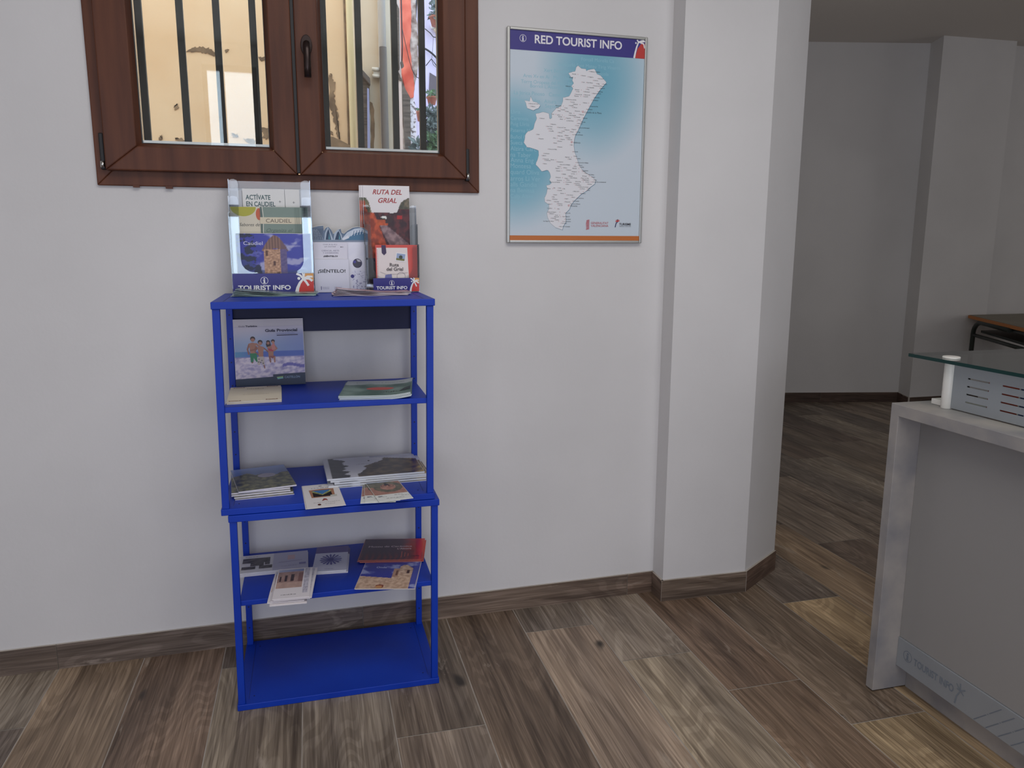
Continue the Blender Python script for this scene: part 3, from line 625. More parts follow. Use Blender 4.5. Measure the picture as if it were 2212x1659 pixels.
for (x, y, tx, fn) in ((1165, 1325, 'Castelló de la Plana', p5), (985, 185, 'València', p6), (945, 1060, 'Alicante', p6)):
    q = fn(x, y); a.text(tx, q[0]+.008, q[1], sz*1.75, (40, 48, 60), z=zt); a.ring(q[0]+.002, q[1]+.004, .0038, .0009, (178, 50, 58), 16, zr); a.rect(q[0]+.0014, q[1]+.0015, q[0]+.0026, q[1]+.006, (178, 50, 58), zr)
# header, foot band, logos
yh = (p5(150, 437)[1]+p5(2058, 556)[1])/2
a.rect(0, yh, iw, ih, (52, 44, 128))
i0 = p5(327, 273); iicon(a, i0[0], i0[1], .0128, (228, 226, 232))
t0 = p5(492, 350); t1 = p5(1718, 425); t2 = p5(492, 225)
a.text('RED TOURIST INFO', t0[0], (t0[1]+t1[1])/2, (t2[1]-t0[1])*1.32, (230, 228, 232), bold=.022, width=t1[0]-t0[0])
palm(a, iw-.030, yh, iw+.012, ih+.000) if False else None
q0, q1 = p5(1880, 550), p5(2058, 270)
X0, X1 = q0[0], iw; Hh = ih-yh
a.poly([(X0+.006, yh), (X1, yh), (X1, yh+Hh*.78), (X1-.012, yh+Hh*.86), (X0+.016, yh+Hh*.5)], (190, 54, 48))
a.line([(X0+.003, yh), (X0+.007, yh+Hh*.3), (X0+.0125, yh+Hh*.6), (X0+.019, yh+Hh*.85)], .0075, (232, 230, 232), w2=.005)
for e in (((X0+.013, ih-.002), (X0+.019, yh+Hh*.87)), ((X1-.001, yh+Hh*.92), (X0+.019, yh+Hh*.85)), ((X1-.001, yh+Hh*.55), (X1-.006, yh+Hh*.78), (X0+.019, yh+Hh*.87)), ((X1-.004, ih-.001), (X0+.019, yh+Hh*.86))):
    a.line(e, .0052, (232, 230, 232))
a.circ(X0+.0085, yh+Hh*.80, .0032, (232, 230, 232))
yf = p6(150, 1462)[1]; a.rect(0, 0, iw, (yf+p6(1925, 1462)[1])/2, (192, 108, 44))
gq = p6(1255, 1300); a.text('GENERALITAT', gq[0], gq[1], .0115, (190, 74, 78), width=.0735); gq = p6(1255, 1338); a.text('VALENCIANA', gq[0], gq[1], .0115, (190, 74, 78), width=.0735)
g0 = p6(1212, 1375)
for k in range(9): a.line([(g0[0]-.007+.001*math.sin(k), g0[1]+.0042*k), (g0[0]+.006, g0[1]+.0042*k+.003)], .0022, (196, 66, 70))
tq = p6(1645, 1318); a.text('TURISME', tq[0], tq[1], .0125, (36, 34, 44), bold=.012, width=.050); tq = p6(1645, 1338); a.text('COMUNITAT VALENCIANA', tq[0], tq[1], .0042, (36, 34, 44), width=.050)
t0 = p6(1590, 1345); a.line([t0, (t0[0]+.003, t0[1]+.014), (t0[0]+.010, t0[1]+.022)], .0035, (40, 44, 96))
for k, cc in enumerate(((208, 60, 58), (208, 60, 58), (60, 60, 70), (208, 60, 58), (208, 60, 58))):
    an = math.radians(25+k*38); c0 = (t0[0]+.010, t0[1]+.022); a.line([c0, (c0[0]+.009*math.cos(an), c0[1]+.009*math.sin(an))], .0026, cc)
pm = new_obj('print', a.mesh('print', 'print'), poster, (0, .0058, FRW-.001), (PI/2, 0, 0))

# ================================================================ LEAFLET HOLDERS ON THE TOP SHELF
ZT = 1.3295
def holder(name, lbl, pxl, pxr, pyb, heights, labh, lug, cut, Y0, step, Yback, withlabel, lx=0):
    """heights: tops of the lugs of each tier front -> back (absolute z); cut: z where the U opening starts per tier"""
    a_ = at(pxl, pyb, Y0); b_ = at(pxr, pyb, Y0); x0, x1 = a_.x, b_.x; W = x1-x0
    t = empty(name, lbl, 'leaflet holder', ((x0+x1)/2, Y0, ZT))
    def pt(b, nm, bev=0): o = b.build(nm, t, bevel=bev); return o
    hw = W/2; th = .0025
    # side plates, stepped
    D = Yback-Y0
    prof = [(0, 0), (D, 0), (D, heights[-1]-ZT)]
    n = len(heights)
    for i in range(n-1, 0, -1): prof += [(i*step, heights[i]-ZT), (i*step, heights[i-1]-ZT)]
    prof += [(0, heights[0]-ZT)]
    for sx in (-hw, hw-th): pt(MB().prism(prof, sx, sx+th, 'acrylic', 'x', 'acredge'), 'side_plate')
    pt(MB().box(-hw+th, hw-th, D-th, D, 0, heights[-1]-ZT-.004, 'acrylic'), 'back_plate')
    pt(MB().box(-hw+th, hw-th, 0, D-th, 0, .0025, 'acrylic'), 'floor_plate')
    for i in range(n):
        top = heights[i]-ZT; c = cut[i]-ZT; y = i*step; lg = lug; r = min(lg*.45, .012)
        R = min(.04, (top-c)*.7)
        P = [(-hw, 0), (hw, 0)]
        P += [(hw, top-r)] + [(hw-r+r*math.cos(k), top-r+r*math.sin(k)) for k in (PI/8, PI/4, 3*PI/8, PI/2)]
        P += [(hw-lg+r+r*math.cos(k), top-r+r*math.sin(k)) for k in (PI/2, 3*PI/4, PI)]
        P += [(hw-lg-R+R*math.cos(k), c+R+R*math.sin(k)) for k in (0, -PI/8, -PI/4, -3*PI/8, -PI/2)]
        P += [(-hw+lg+R+R*math.cos(k), c+R+R*math.sin(k)) for k in (-PI/2, -5*PI/8, -3*PI/4, -7*PI/8, -PI)]
        P += [(-hw+lg-r+r*math.cos(k), top-r+r*math.sin(k)) for k in (0, PI/4, PI/2)]
        P += [(-hw+r+r*math.cos(k), top-r+r*math.sin(k)) for k in (PI/2, 3*PI/4, PI)]
        pt(MB().prism(P, y, y+th, 'acrylic', 'y', 'acredge'), 'front_panel')
    # printed label in front
    lw, lh = W-.004-2*lx, labh; a = Art(lw, lh, (44, 40, 128), .0006)
    kx = lw*withlabel
    iicon(a, kx*.5, lh*.64, lh*.19, (238, 238, 242))
    a.text('TOURIST INFO', kx*.5, lh*.17, lh*.32, (240, 240, 244), bold=.03, width=kx*.84, anchor='c')
    palm(a, kx-.002, 0, lw, lh)
    new_obj('label_card', a.mesh('label_card', 'gloss'), t, (lx, -.0012, .0035), (PI/2, 0, 0))
    return t, x0, x1
zz = lambda py, Y, px=600: at(px, py, Y).z
hl, hx0, hx1 = holder('leaflet_holder', 'wide clear acrylic three-tier leaflet holder with palm label on the top shelf', 503, 680, 632,
    [zz(460, 2.765), zz(425, 2.795), zz(389, 2.825)], .066, .032, [ZT+.074, ZT+.11, ZT+.15], 2.765, .030, 2.852, .77)
hr, gx0, gx1 = holder('leaflet_holder', 'narrow clear acrylic leaflet holder with tall red route leaflets beside the wide one', 792, 907, 629,
    [zz(528, 2.765, 850), zz(484, 2.795, 850), zz(443, 2.825, 850)], .047, .024, [ZT+.052, ZT+.09, ZT+.13], 2.765, .030, 2.852, .80, .011)

def leaf_in(nm, art, Y, pxc, pytop, label, cat='leaflet', group=None, m='print', zb=ZT+.004, lean=0, turn=0):
    p = at(pxc, pytop, Y); me = art.mesh(nm, m)
    return stand(nm, me, p.x, Y, zb, label, cat, group, lean, turn)
# back tier of the wide holder: white "ACTIVATE EN CAUDIEL" leaflets
def hgt(px, pyt, Y, zb=ZT+.004): return at(px, pyt, Y).z-zb
def wid(px0, px1, py, Y): return at(px1, py, Y).x-at(px0, py, Y).x
Y = 2.832
h = hgt(570, 408, Y)
for k, (a0, a1) in enumerate(((523, 614), (615, 646))):
    w_ = wid(a0, a1, 430, Y); a = Art(w_, h, (226, 226, 224), .001)
    if k == 0:
        a.text('ACTÍVATE', .010, h-.036, .022, (62, 92, 96), bold=.02, width=.081); a.text('EN CAUDIEL', .011, h-.058, .022, (62, 92, 96), bold=.02, width=.095)
        a.line([(w_-.020, h-.042), (w_-.012, h-.042)], .0012, (90, 90, 95)); a.line([(w_-.016, h-.046), (w_-.016, h-.038)], .0012, (90, 90, 95))
    else: a.line([(w_*.5, h-.044), (w_*.5+.008, h-.044)], .0012, (90, 90, 95)); a.line([(w_*.5+.004, h-.048), (w_*.5+.004, h-.040)], .0012, (90, 90, 95))
    leaf_in('leaflet', a, Y, (a0+a1)/2, 408, ['white activity leaflet headed in grey green capitals, back tier of the wide holder', 'plain white edge of a leaflet with one small cross, right of the activity leaflet'][k])
w_ = wid(496, 522, 430, 2.838); a = Art(w_, h-.006, (200, 202, 206), .001); a.raster(0, h*.3, w_*.9, h*.8, lambda s_, t_: mix((206, 206, 208), (128, 134, 140), ss(.45, .7, .5+ns(s_*5, t_*3, 2))), 12, 24)
leaf_in('leaflet', a, 2.838, 509, 410, 'pale grey patterned leaflet at the far left of the wide holder, back tier')
# middle tier
Y = 2.802; h = hgt(560, 447, Y)
w_ = wid(496, 562, 470, Y); a = Art(w_, h, (214, 206, 186), .001)
a.poly([(.002+.041*(1-math.cos(PI*i/16)), h-.0005-.031*math.sin(PI*i/16)) for i in range(17)], (176, 172, 60)); a.circ(w_*.95, h-.024, .0105, (198, 96, 66), ry=.020)
a.text('Sabores de', w_-.004, h-.064, .015, (70, 72, 70), shear=.3, width=.066, anchor='r'); a.text('CAUDIEL', w_-.004, h-.106, .022, (20, 20, 24), bold=.05, width=.066, anchor='r')
leaf_in('leaflet', a, Y, 529, 447, 'cream leaflet with an olive half circle and red dot, middle tier of wide holder')
w_ = wid(562, 665, 470, Y-.003); a = Art(w_, h, (126, 144, 134), .001)
a.rect(0, h*.02, .008, h, (92, 110, 104)); a.line([(.009+.0014*math.sin(k*1.7), h*k/14) for k in range(15)], .0022, (222, 220, 206))
a.rect(-.001, h-.056, w_*.86, h-.034, (214, 204, 178)); a.text('CAUDIEL', .018, h-.0515, .0175, (92, 78, 70), width=.083)
a.text('Organiza el', .018, h-.083, .017, (88, 108, 100), shear=.4, width=.086)
for k in range(5): a.rect(w_*.72+.0035*k, 0, w_*.72+.0035*k+.001, h, (98, 118, 108))
a.rect(w_*.90, 0, w_*.98, h, (86, 104, 98)); a.rect(w_*.925, 0, w_*.94, h, (40, 54, 54))
leaf_in('leaflet', a, Y-.003, 613, 447, 'sage green town leaflet with a cream title strip, middle tier of wide holder')
# front tier: tower brochure
Y = 2.776; h = hgt(590, 504, Y); w_ = wid(508, 672, 540, Y); a = Art(w_, h, (232, 232, 232), .0012)
def tower(s_, t_):
    t_ = (t_-.32)/.68
    n = ns(s_*5, t_*6); sky = mix((48, 52, 150), (84, 92, 180), t_*.3+.5*s_)
    sky = mix(sky, (190, 190, 214), ss(.05, .5, ns(s_*4+3, t_*5, 4)) * (.8 if s_ > .3 else .3))
    if t_ < .1+.45*ss(.35, .0, s_): sky = mix(sky, (62, 84, 110), .4)
    if (s_ < .33-.1*t_) and ns(s_*9, t_*9, 8) > .0: sky = (38, 46, 74)
    xl, xr = .365, .675
    if xl < s_ < xr and t_ < .62:
        base = mix((214, 172, 140), (150, 112, 88), .5+.9*ns(s_*30, t_*30, 3)) if s_ < .585 else mix((88, 80, 128), (110, 98, 140), .5+ns(s_*20, t_*20))
        for (cx, cy) in ((.40, .52), (.50, .26), (.555, -.02)):
            if abs(s_-cx) < .022 and abs(t_-cy) < .06: base = (96, 66, 56)
        return base
    dd = abs(s_-.515)/.175; ry = .60+.36*(1-dd**1.6) if dd < 1 else -1
    if ry > 0 and .56+.08*(1-dd) < t_ < ry:
        return mix((150, 116, 100), (104, 78, 74), .5+.5*math.sin(s_*160)) if s_ < .60 else (112, 88, 96)
    return sky
a.raster(.003, 0, w_-.003, h-.001, tower, 90, 90)
a.text('Caudiel', .026, h-.039, .0175, (214, 214, 232), width=.062)
leaf_in('brochure', a, Y, 590, 504, 'brochure with a round stone tower against a deep blue sky, front tier')

# "SIENTELO" display: printed card with a die-cut skyline, pocket with white leaflets
Y = 2.828; xa = at(675, 628, Y).x; xb = at(796, 628, Y).x; W = xb-xa; z0 = ZT+.001
t = empty('counter_display', 'white cardboard display with cut-out futuristic buildings between the two acrylic holders', 'display', ((xa+xb)/2, Y, z0))
def dz(py): return at(730, py, Y).z-z0
def dx(px): return at(px, 560, Y).x-(xa+xb)/2
sky = [(dx(675), dz(492)), (dx(690), dz(488)), (dx(701), dz(487)), (dx(702), dz(498)), (dx(706), dz(492)), (dx(712), dz(489)), (dx(718), dz(496)), (dx(722), dz(505)), (dx(730), dz(498)), (dx(738), dz(493)), (dx(740), dz(502)), (dx(745), dz(504)), (dx(752), dz(498)), (dx(764), dz(491)), (dx(776), dz(489)), (dx(788), dz(492)), (dx(796), dz(498))]
b = MB(); b.prism([(dx(675), 0), (dx(796), 0)]+sky[::-1], 0, .003, 'white'); b.build('card_panel', t)
a = Art(W, dz(522), (212, 212, 226), .0004)
def disp(s_, t_):
    c = mix((196, 196, 216), (232, 232, 242), ss(.2, .9, t_) if s_ < .6 else ss(.0, .7, s_))
    return mix(c, (222, 222, 236), .5*ss(0, .4, ns(s_*3, t_*3)))
a.raster(0, 0, W, dz(522), disp, 20, 20)
hh = dz(522)
a.raster(W*.72, 0, W, hh*.42, lambda s_, t_: mix((226, 226, 240), (120, 118, 160), ss(.25, .5, ns(s_*9, t_*14, 5))), 30, 30)
for (cx, cy, r, c) in ((.815, .57, .0165, (46, 42, 76)), (.72, .31, .0065, (52, 48, 130)), (.99, .66, .004, (52, 48, 90))):
    a.circ(W*cx, hh*cy, r, c)
    if r > .01: a.circ(W*cx-r*.1, hh*cy-r*.1, r*.8, (66, 62, 78)); a.poly([(W*cx-.2*r, hh*cy+.9*r), (W*cx+.5*r, hh*cy+.75*r), (W*cx+.8*r, hh*cy+.3*r), (W*cx+.1*r, hh*cy+.35*r)], (196, 194, 204)); a.circ(W*cx-r*.55, hh*cy+r*.3, r*.3, (72, 66, 150))
# skyline artwork
B0 = dz(522)
X = lambda px: dx(px)+W/2
a.poly([(X(675), B0)]+[(x+W/2, z-.0014) for x, z in sky]+[(X(796), B0)], (98, 116, 140))
a.poly([(X(745), B0), (X(745), dz(508)), (X(755), dz(500)), (X(768), dz(493.5)), (X(784), dz(492)), (X(796), dz(500)), (X(796), B0)], (70, 118, 152))
a.poly([(X(740), dz(516)), (X(752), dz(502)), (X(768), dz(494)), (X(782), dz(492)), (X(796), dz(500)), (X(796), dz(505)), (X(784), dz(500)), (X(770), dz(503)), (X(756), dz(512)), (X(742), dz(518))], (196, 208, 222))
for k in range(9): a.line([(X(764+k*3), dz(499-k*.4)), (X(761+k*3), dz(510-k*.6))], .0016, (52, 88, 124) if k % 2 else (222, 228, 236))
a.poly([(X(736), dz(518)), (X(754), dz(508)), (X(756), dz(514)), (X(738), dz(521))], (222, 226, 234))
for (c, l, r, top) in ((711, 702, 722, 490), (733, 722, 742, 495)):
    a.poly([(X(l), dz(519)), (X(l+2), dz(504)), (X(c), dz(top)), (X(c+7), dz(508)), (X(r), dz(519))], (172, 186, 202))
    a.poly([(X(l+3), dz(518)), (X(c-3), dz(503)), (X(c+1), dz(top+4)), (X(c+4), dz(508)), (X(c+6), dz(518))], (38, 62, 92)); a.poly([(X(c), dz(517)), (X(c+2), dz(504)), (X(c+4), dz(517))], (84, 142, 160))
for k in range(6): a.line([(X(676+k*4), dz(518)), (X(684+k*3), dz(494))], .0012, (54, 62, 84)); a.line([(X(700-k*4), dz(518)), (X(688-k*2), dz(496))], .001, (178, 188, 204))
a.rect(X(676), dz(522), X(796), dz(518.5), (128, 142, 162))
new_obj('printed_front', a.mesh('printed_front', 'gloss'), t, (0, -.0006, 0), (PI/2, 0, 0))
MB().box(dx(678), dx(752), -.022, -.0205, 0, dz(560), 'white').build('pocket', t)
a = Art(dx(752)-dx(678), dz(560), (222, 222, 232), .0003); pw = a.w
a.text('¡SIÉNTELO!', pw*.5, a.h*.60, .0155, (16, 16, 22), bold=.022, width=pw*.80, anchor='c')
for k, x in enumerate((.18, .52)): a.text(('GENERALITAT', 'CIUTAT DE LES')[k], pw*x+.004, .016, .0038, (120, 116, 150)); a.text(('VALENCIANA', 'ARTS')[k], pw*x+.004, .0115, .0038, (120, 116, 150))
a.rect(pw*.17, .009, pw*.17+.0022, .021, (70, 62, 120))
new_obj('pocket_print', a.mesh('pocket_print', 'gloss'), t, ((dx(678)+dx(752))/2, -.0225, 0), (PI/2, 0, 0))
Y = 2.815; h = hgt(712, 523, Y, ZT+.002); w_ = wid(677, 750, 540, Y); a = Art(w_, h, (224, 222, 232), .001)
a.text('Ciutat de les Arts', w_*.5, h-.010, .006, (110, 108, 130), shear=.3, width=w_*.42, anchor='c'); a.text('LA CIUTAT', w_*.5, h-.0175, .0055, (60, 58, 76), width=w_*.34, anchor='c')
a.text('CIENCIA, ARTE', w_*.5, h-.032, .0075, (120, 118, 140), width=w_*.52, anchor='c'); a.text('Y DIVERSIÓN', w_*.5, h-.040, .0075, (120, 118, 140), width=w_*.46, anchor='c')
a.text('¡SIÉNTELO!', w_*.5, h-.051, .0065, (26, 26, 34), bold=.05, width=w_*.42, anchor='c'); a.rect(w_*.8, h-.018, w_*.84, h-.0155, (60, 60, 70)); a.rect(w_*.86, h-.018, w_*.88, h-.0155, (60, 60, 70))
leaf_in('leaflet', a, Y, 713, 523, 'white leaflet with small grey capitals standing in the pocket of the cardboard display', zb=ZT+.002)

# tall RUTA DEL GRIAL leaflets (three, fanned)
Y = 2.838; ZB = ZT+.004
def ruta():
    h = hgt(830, 401, 2.832); w_ = wid(786, 886, 440, 2.832); a = Art(w_, h, (234, 230, 230), .0009)
    def pic(s_, t_):
        x = 786+100*s_; y = 632-205*t_; n = ns(s_*9, t_*16, 6); e = 1.6*ns(s_*26, t_*40, 2)
        def itp(v, pts):
            for (a1, b1), (a2, b2) in zip(pts[:-1], pts[1:]):
                if a1 <= v <= a2: return b1+(b2-b1)*(v-a1)/(a2-a1)
            return pts[0][1] if v < pts[0][0] else pts[-1][1]
        l_ = itp(y, ((427, 790), (434, 797), (459, 803)))+e; r_ = itp(y, ((427, 883), (432, 874), (438, 867), (450, 862), (461, 857)))+e
        if y < 460+.5*e and l_ < x < r_: return (232, 228, 228)
        if y < 460 and l_-9 < x <= l_: return mix((76, 84, 64), (136, 124, 92), .5+n)
        if y < 452 and x >= r_: return mix((66, 70, 60), (128, 116, 96), .5+n)
        if ((x-829)/6.5)**2+((y-471)/4)**2 < 1: return (236, 236, 230) if y < 472+(x-829)*.25 else (66, 56, 44)
        if ((x-836)/13)**2+((y-474)/9)**2 < 1 and x > 832: return (60, 42, 46)
        if 812 < x < 838 and 475 < y < 487: return mix((206, 92, 48), (150, 70, 44), .5+n)
        pl_ = itp(y, ((485, 820), (500, 824), (529, 840), (632, 880))); pr_ = itp(y, ((485, 832), (500, 850), (529, 884), (632, 960)))
        if y > 485 and pl_ < x < pr_: return mix((160, 132, 134), (112, 88, 94), .5+1.3*n)
        if y > 560 and x < 815: return mix((84, 78, 92), (60, 52, 66), .5+n)
        if x < itp(y, ((455, 806), (480, 816), (632, 870))): return mix((200, 86, 50), (142, 58, 38), .5+1.3*n)
        if 858 < x < 869 and 465 < y < 474: return (176, 40, 44)
        return mix((98, 46, 50), (56, 34, 42), .5+1.3*n)
    a.raster(.001, .001, w_-.001, h*.887, pic, 70, 130)
    a.text('RUTA DEL', w_*.52, h-.030, .0230, (168, 48, 52), bold=.02, shear=.28, width=w_*.63, anchor='c'); a.text('GRIAL', w_*.52, h-.059, .0230, (168, 48, 52), bold=.02, shear=.28, width=w_*.40, anchor='c')
    return a.mesh('leaflet', 'print')
rm = ruta()
for k, (px, py, dyy) in enumerate(((834, 401, 0), (829, 400, .0035), (825.5, 402, .007))):
    p = at(px, py, 2.832+dyy)
    stand('leaflet', rm, p.x, 2.832+dyy, ZB, ['front tall white and red route leaflet with its title showing, in the narrow holder', 'second tall route leaflet, only its left and top edges showing behind the front one', 'rearmost tall route leaflet, a thin left edge showing behind the other two'][k], 'leaflet', 'tall red route leaflets', turn=0)
# sheets filling the other tiers of the narrow holder
Y = 2.776; h = hgt(855, 529, Y); w_ = wid(811, 901, 560, Y); a = Art(w_, h, (214, 84, 74), .0012)
a.poly([(.004, 0), (w_*.80, 0), (w_*.76, h-.010), (.004, h-.010)], (232, 222, 218))
for k in range(18): a.circ(.0065, h-.018-k*.0058, .0014, (206, 96, 88), n=8)
a.poly([(.021, h-.001), (.036, h-.001), (.038, h-.028), (.030, h-.036), (.022, h-.028)], (62, 48, 84))
a.poly([(w_*.46, h-.056), (w_*.70, h-.060), (w_*.74, h-.030), (w_*.49, h-.026)], (238, 236, 236)); a.poly([(w_*.485, h-.053), (w_*.685, h-.0565), (w_*.715, h-.033), (w_*.51, h-.029)], (150, 168, 200)); a.poly([(w_*.485, h-.053), (w_*.685, h-.0565), (w_*.69, h-.049), (w_*.49, h-.0455)], (120, 120, 66)); a.circ(w_*.60, h-.043, .0065, (62, 72, 62))
a.text('Ruta', w_*.44, h-.075, .0165, (84, 76, 76), bold=.02, width=w_*.22, anchor='c'); a.text('del Grial', w_*.45, h-.090, .0165, (84, 76, 76), bold=.02, width=w_*.40, anchor='c')
a.ring(w_*.60, h-.110, .015, .0009, (120, 112, 130)); a.poly([(w_*.20, h-.122), (w_*.38, h-.116), (w_*.37, h-.101), (w_*.22, h-.105)], (112, 116, 176)); a.line([(w_*.1, h-.094), (w_*.25, h-.103), (w_*.5, h-.102), (w_*.76, h-.097)], .0008, (120, 112, 120))
leaf_in('leaflet', a, Y, 856, 529, 'red notebook-style route leaflet in the front tier of the narrow holder')

# ---- flat stacks in front of the holders
ORD = ['topmost', 'second from the top', 'third from the top', 'fourth from the top', 'fifth from the top', 'sixth from the top', 'seventh from the top']
def stack(nm, mesh, n, c, ang, z, dzs, h, lbl, cat, grp, jit=.003, ja=.02, offs=None, seed=1, topx=0):
    rnd = random.Random(seed)
    for i in range(n):               # i = 0 bottom
        o = offs[i] if offs else (rnd.uniform(-jit, jit), rnd.uniform(-jit, jit), rnd.uniform(-ja, ja))
        k = n-1-i; lay(nm, mesh, (c[0]+o[0], c[1]+o[1]), ang+o[2], z+dzs*(i+1), lbl.replace('@', 'bottom' if k == n-1 and n > 1 else ORD[k]), cat, grp, h)
def fan(n, w_, face, c1, c2, edge, xs, y, z, lbl, grp, step, amps, dep):
    for i in range(n):
        A = amps[i]; a = Art(w_, dep, edge, .0011, bend=(lambda s_, t_, A=A: A*max(0, (.62-s_)/.62)**1.5 + .0012*math.sin(s_*9+A*300)), face=face)
        a.raster(.002, .002, w_-.002, dep-.002, lambda s_, t_: mix(c1, c2, .5+ns(s_*5, t_*4, i)), 24, 10)
        a.rect(.001, .0, w_-.001, .006, mix(edge, (255, 255, 255), .2))
        lay('leaflet', a.mesh('leaflet', 'gloss'), (xs+step[i], y+.004*i), math.radians(-1.2+.8*i), z+.0017*(i+1), lbl.replace('@', ORD[n-1-i] if i else 'bottom'), 'leaflet', grp, dep)
fan(5, .262, (110, 128, 122), (62, 76, 78), (160, 178, 172), (170, 194, 190), -.110, 2.685, ZT, 'green edged leaflet, @ in the pile before the wide holder', 'green glossy leaflets lying on the top shelf', (-.004, .001, .0, .004, .008), (.001, .004, .007, .011, .016), .10)
fan(6, .245, (170, 110, 110), (160, 92, 86), (214, 168, 160), (214, 206, 216), .203, 2.648, ZT, 'pink leaflet, @ in the pile before the narrow holder', 'pink glossy leaflets lying on the top shelf', (-.004, -.008, -.002, .004, .006, .008), (.000, .002, .005, .008, .011, .015), .10)

# ================================================================ SHELF 2 (upper unit, middle shelf)
Z2 = 1.0083
def standing_book():
    w_, h, th = .234, .232, .012
    a = Art(w_, h, (224, 222, 226), th)
    def pic(s_, t_):
        T = t_
        n = ns(s_*4, t_*4, 9); f = ns(s_*14, t_*18, 4, 6)
        sky = mix((150, 172, 206), (206, 200, 212), ss(.55, 1.0, T)); sky = mix(sky, (112, 124, 188), .5*ss(.3, 1, s_)*(1-ss(.8, 1, T)))
        if T > .52: return sky
        if T > .40: return mix((84, 108, 186), (96, 150, 190), 1-ss(.0, .35, s_)) if T > .42 else mix((120, 122, 186), (176, 172, 206), .4)
        if s_ > .68 and abs(T-.245-.02*math.sin(s_*18)) < .03: return (110, 104, 176)
        return mix((160, 150, 190), (226, 214, 226), .55+1.1*f+.15*(1-s_))
    a.raster(.001, h*.10, w_-.001, h*.895, pic, 70, 70)
    a.rect(.001, h*.893, w_-.001, h-.001, (206, 200, 206))
    Pp = lambda x, y: ((x-125)/1500*w_, h-(y-95)/1390*h)     # from the cover's own layout
    sk = (176, 124, 104); sk2 = (150, 98, 84); hr_ = (58, 38, 40)
    def limb(pts, wd, c, w2=None): a.line([Pp(*q) for q in pts], wd*w_/1500, c, w2=None if w2 is None else w2*w_/1500)
    def body(cx, top, wd, bot, c): a.poly([Pp(cx-wd*.5, top), Pp(cx-wd*.38, (top+bot)/2), Pp(cx-wd*.34, bot), Pp(cx+wd*.34, bot), Pp(cx+wd*.38, (top+bot)/2), Pp(cx+wd*.5, top), Pp(cx, top-20)], c)
    def head(x, y, r, c=sk): a.circ(*Pp(x, y-12), r*1.12*w_/1500, hr_); a.circ(*Pp(x, y+12), r*.85*w_/1500, c)
    limb([(450, 610), (405, 720), (430, 830)], 44, sk2, 30); limb([(580, 600), (640, 650), (700, 690)], 40, sk)
    body(515, 600, 160, 810, sk); limb([(455, 745), (560, 730), (600, 660)], 36, sk2)
    a.poly([Pp(450, 805), Pp(600, 805), Pp(605, 1000), Pp(560, 960), Pp(530, 900), Pp(515, 1000), Pp(465, 995)], (38, 128, 88)); limb([(490, 990), (500, 1010)], 36, sk2); head(525, 515, 48)
    limb([(735, 690), (800, 740), (845, 790)], 30, sk2, 22); limb([(620, 690), (560, 770), (660, 870)], 30, sk2, 22)
    body(685, 680, 140, 880, sk); a.poly([Pp(615, 880), Pp(745, 880), Pp(755, 1080), Pp(700, 1040), Pp(680, 960), Pp(650, 1060), Pp(600, 1040)], (196, 184, 176))
    for q in ((640, 930), (700, 960), (670, 1000), (725, 1020), (630, 990)): a.circ(*Pp(*q), .002, (52, 46, 62), n=8)
    limb([(740, 1060), (755, 1130)], 28, sk2, 18); head(680, 590, 46)
    a.poly([Pp(800, 620), Pp(830, 560), Pp(890, 560), Pp(910, 650), Pp(870, 690), Pp(815, 680)], hr_)
    body(900, 680, 150, 900, sk); limb([(960, 640), (1030, 720), (960, 770)], 50, sk, 34); a.poly([Pp(840, 710), Pp(960, 740), Pp(950, 780), Pp(860, 760)], (186, 60, 84)); head(850, 590, 36); 
    a.poly([Pp(915, 640), Pp(985, 600), Pp(1010, 730), Pp(930, 750)], (206, 130, 124)); head(955, 575, 36, (196, 140, 118))
    limb([(870, 880), (885, 1010)], 40, sk2, 26); limb([(970, 880), (975, 1010)], 44, sk, 26); a.poly([Pp(855, 870), Pp(990, 870), Pp(930, 930)], (150, 84, 84))
    a.poly([Pp(125, 1338), Pp(925, 1310), Pp(925, 1262), Pp(1625, 1242), Pp(1625, 1490), Pp(125, 1490)], (34, 50, 78))
    a.poly([Pp(1000, 1318), Pp(1140, 1305), Pp(1140, 1355), Pp(1020, 1366)], (128, 186, 186)); a.poly([Pp(1000, 1318), Pp(1140, 1305), Pp(1140, 1328), Pp(1010, 1338)], (150, 190, 120))
    t0 = Pp(1170, 1350); a.text('CASTELLÓN', t0[0], t0[1], .0105, (150, 176, 206), width=.052)
    t0 = Pp(235, 255); a.text('Guía', t0[0], t0[1], .0075, (120, 110, 132), width=.021); t0 = Pp(385, 255); a.text('Turística', t0[0], t0[1], .0075, (60, 54, 78), bold=.04, width=.039)
    t0 = Pp(800, 365); a.text('Guía Provincial', t0[0], t0[1], .0135, (30, 26, 62), bold=.03, width=.108)
    t0 = Pp(1045, 412); a.text('provincia de Castellón', t0[0], t0[1], .0052, (120, 122, 170), width=.062); a.line([Pp(1045, 443), Pp(1500, 437)], .0026, (40, 30, 62))
    a.line([Pp(125, 262), Pp(1625, 245)], .0004, (170, 166, 190))
    return a.mesh('guide_book', 'print')
stand('guide_book', standing_book(), -.143, 2.792, Z2+.001, 'square tourist guide book with a family running in surf, standing at the shelf back', 'book', lean=math.radians(7), turn=.018)
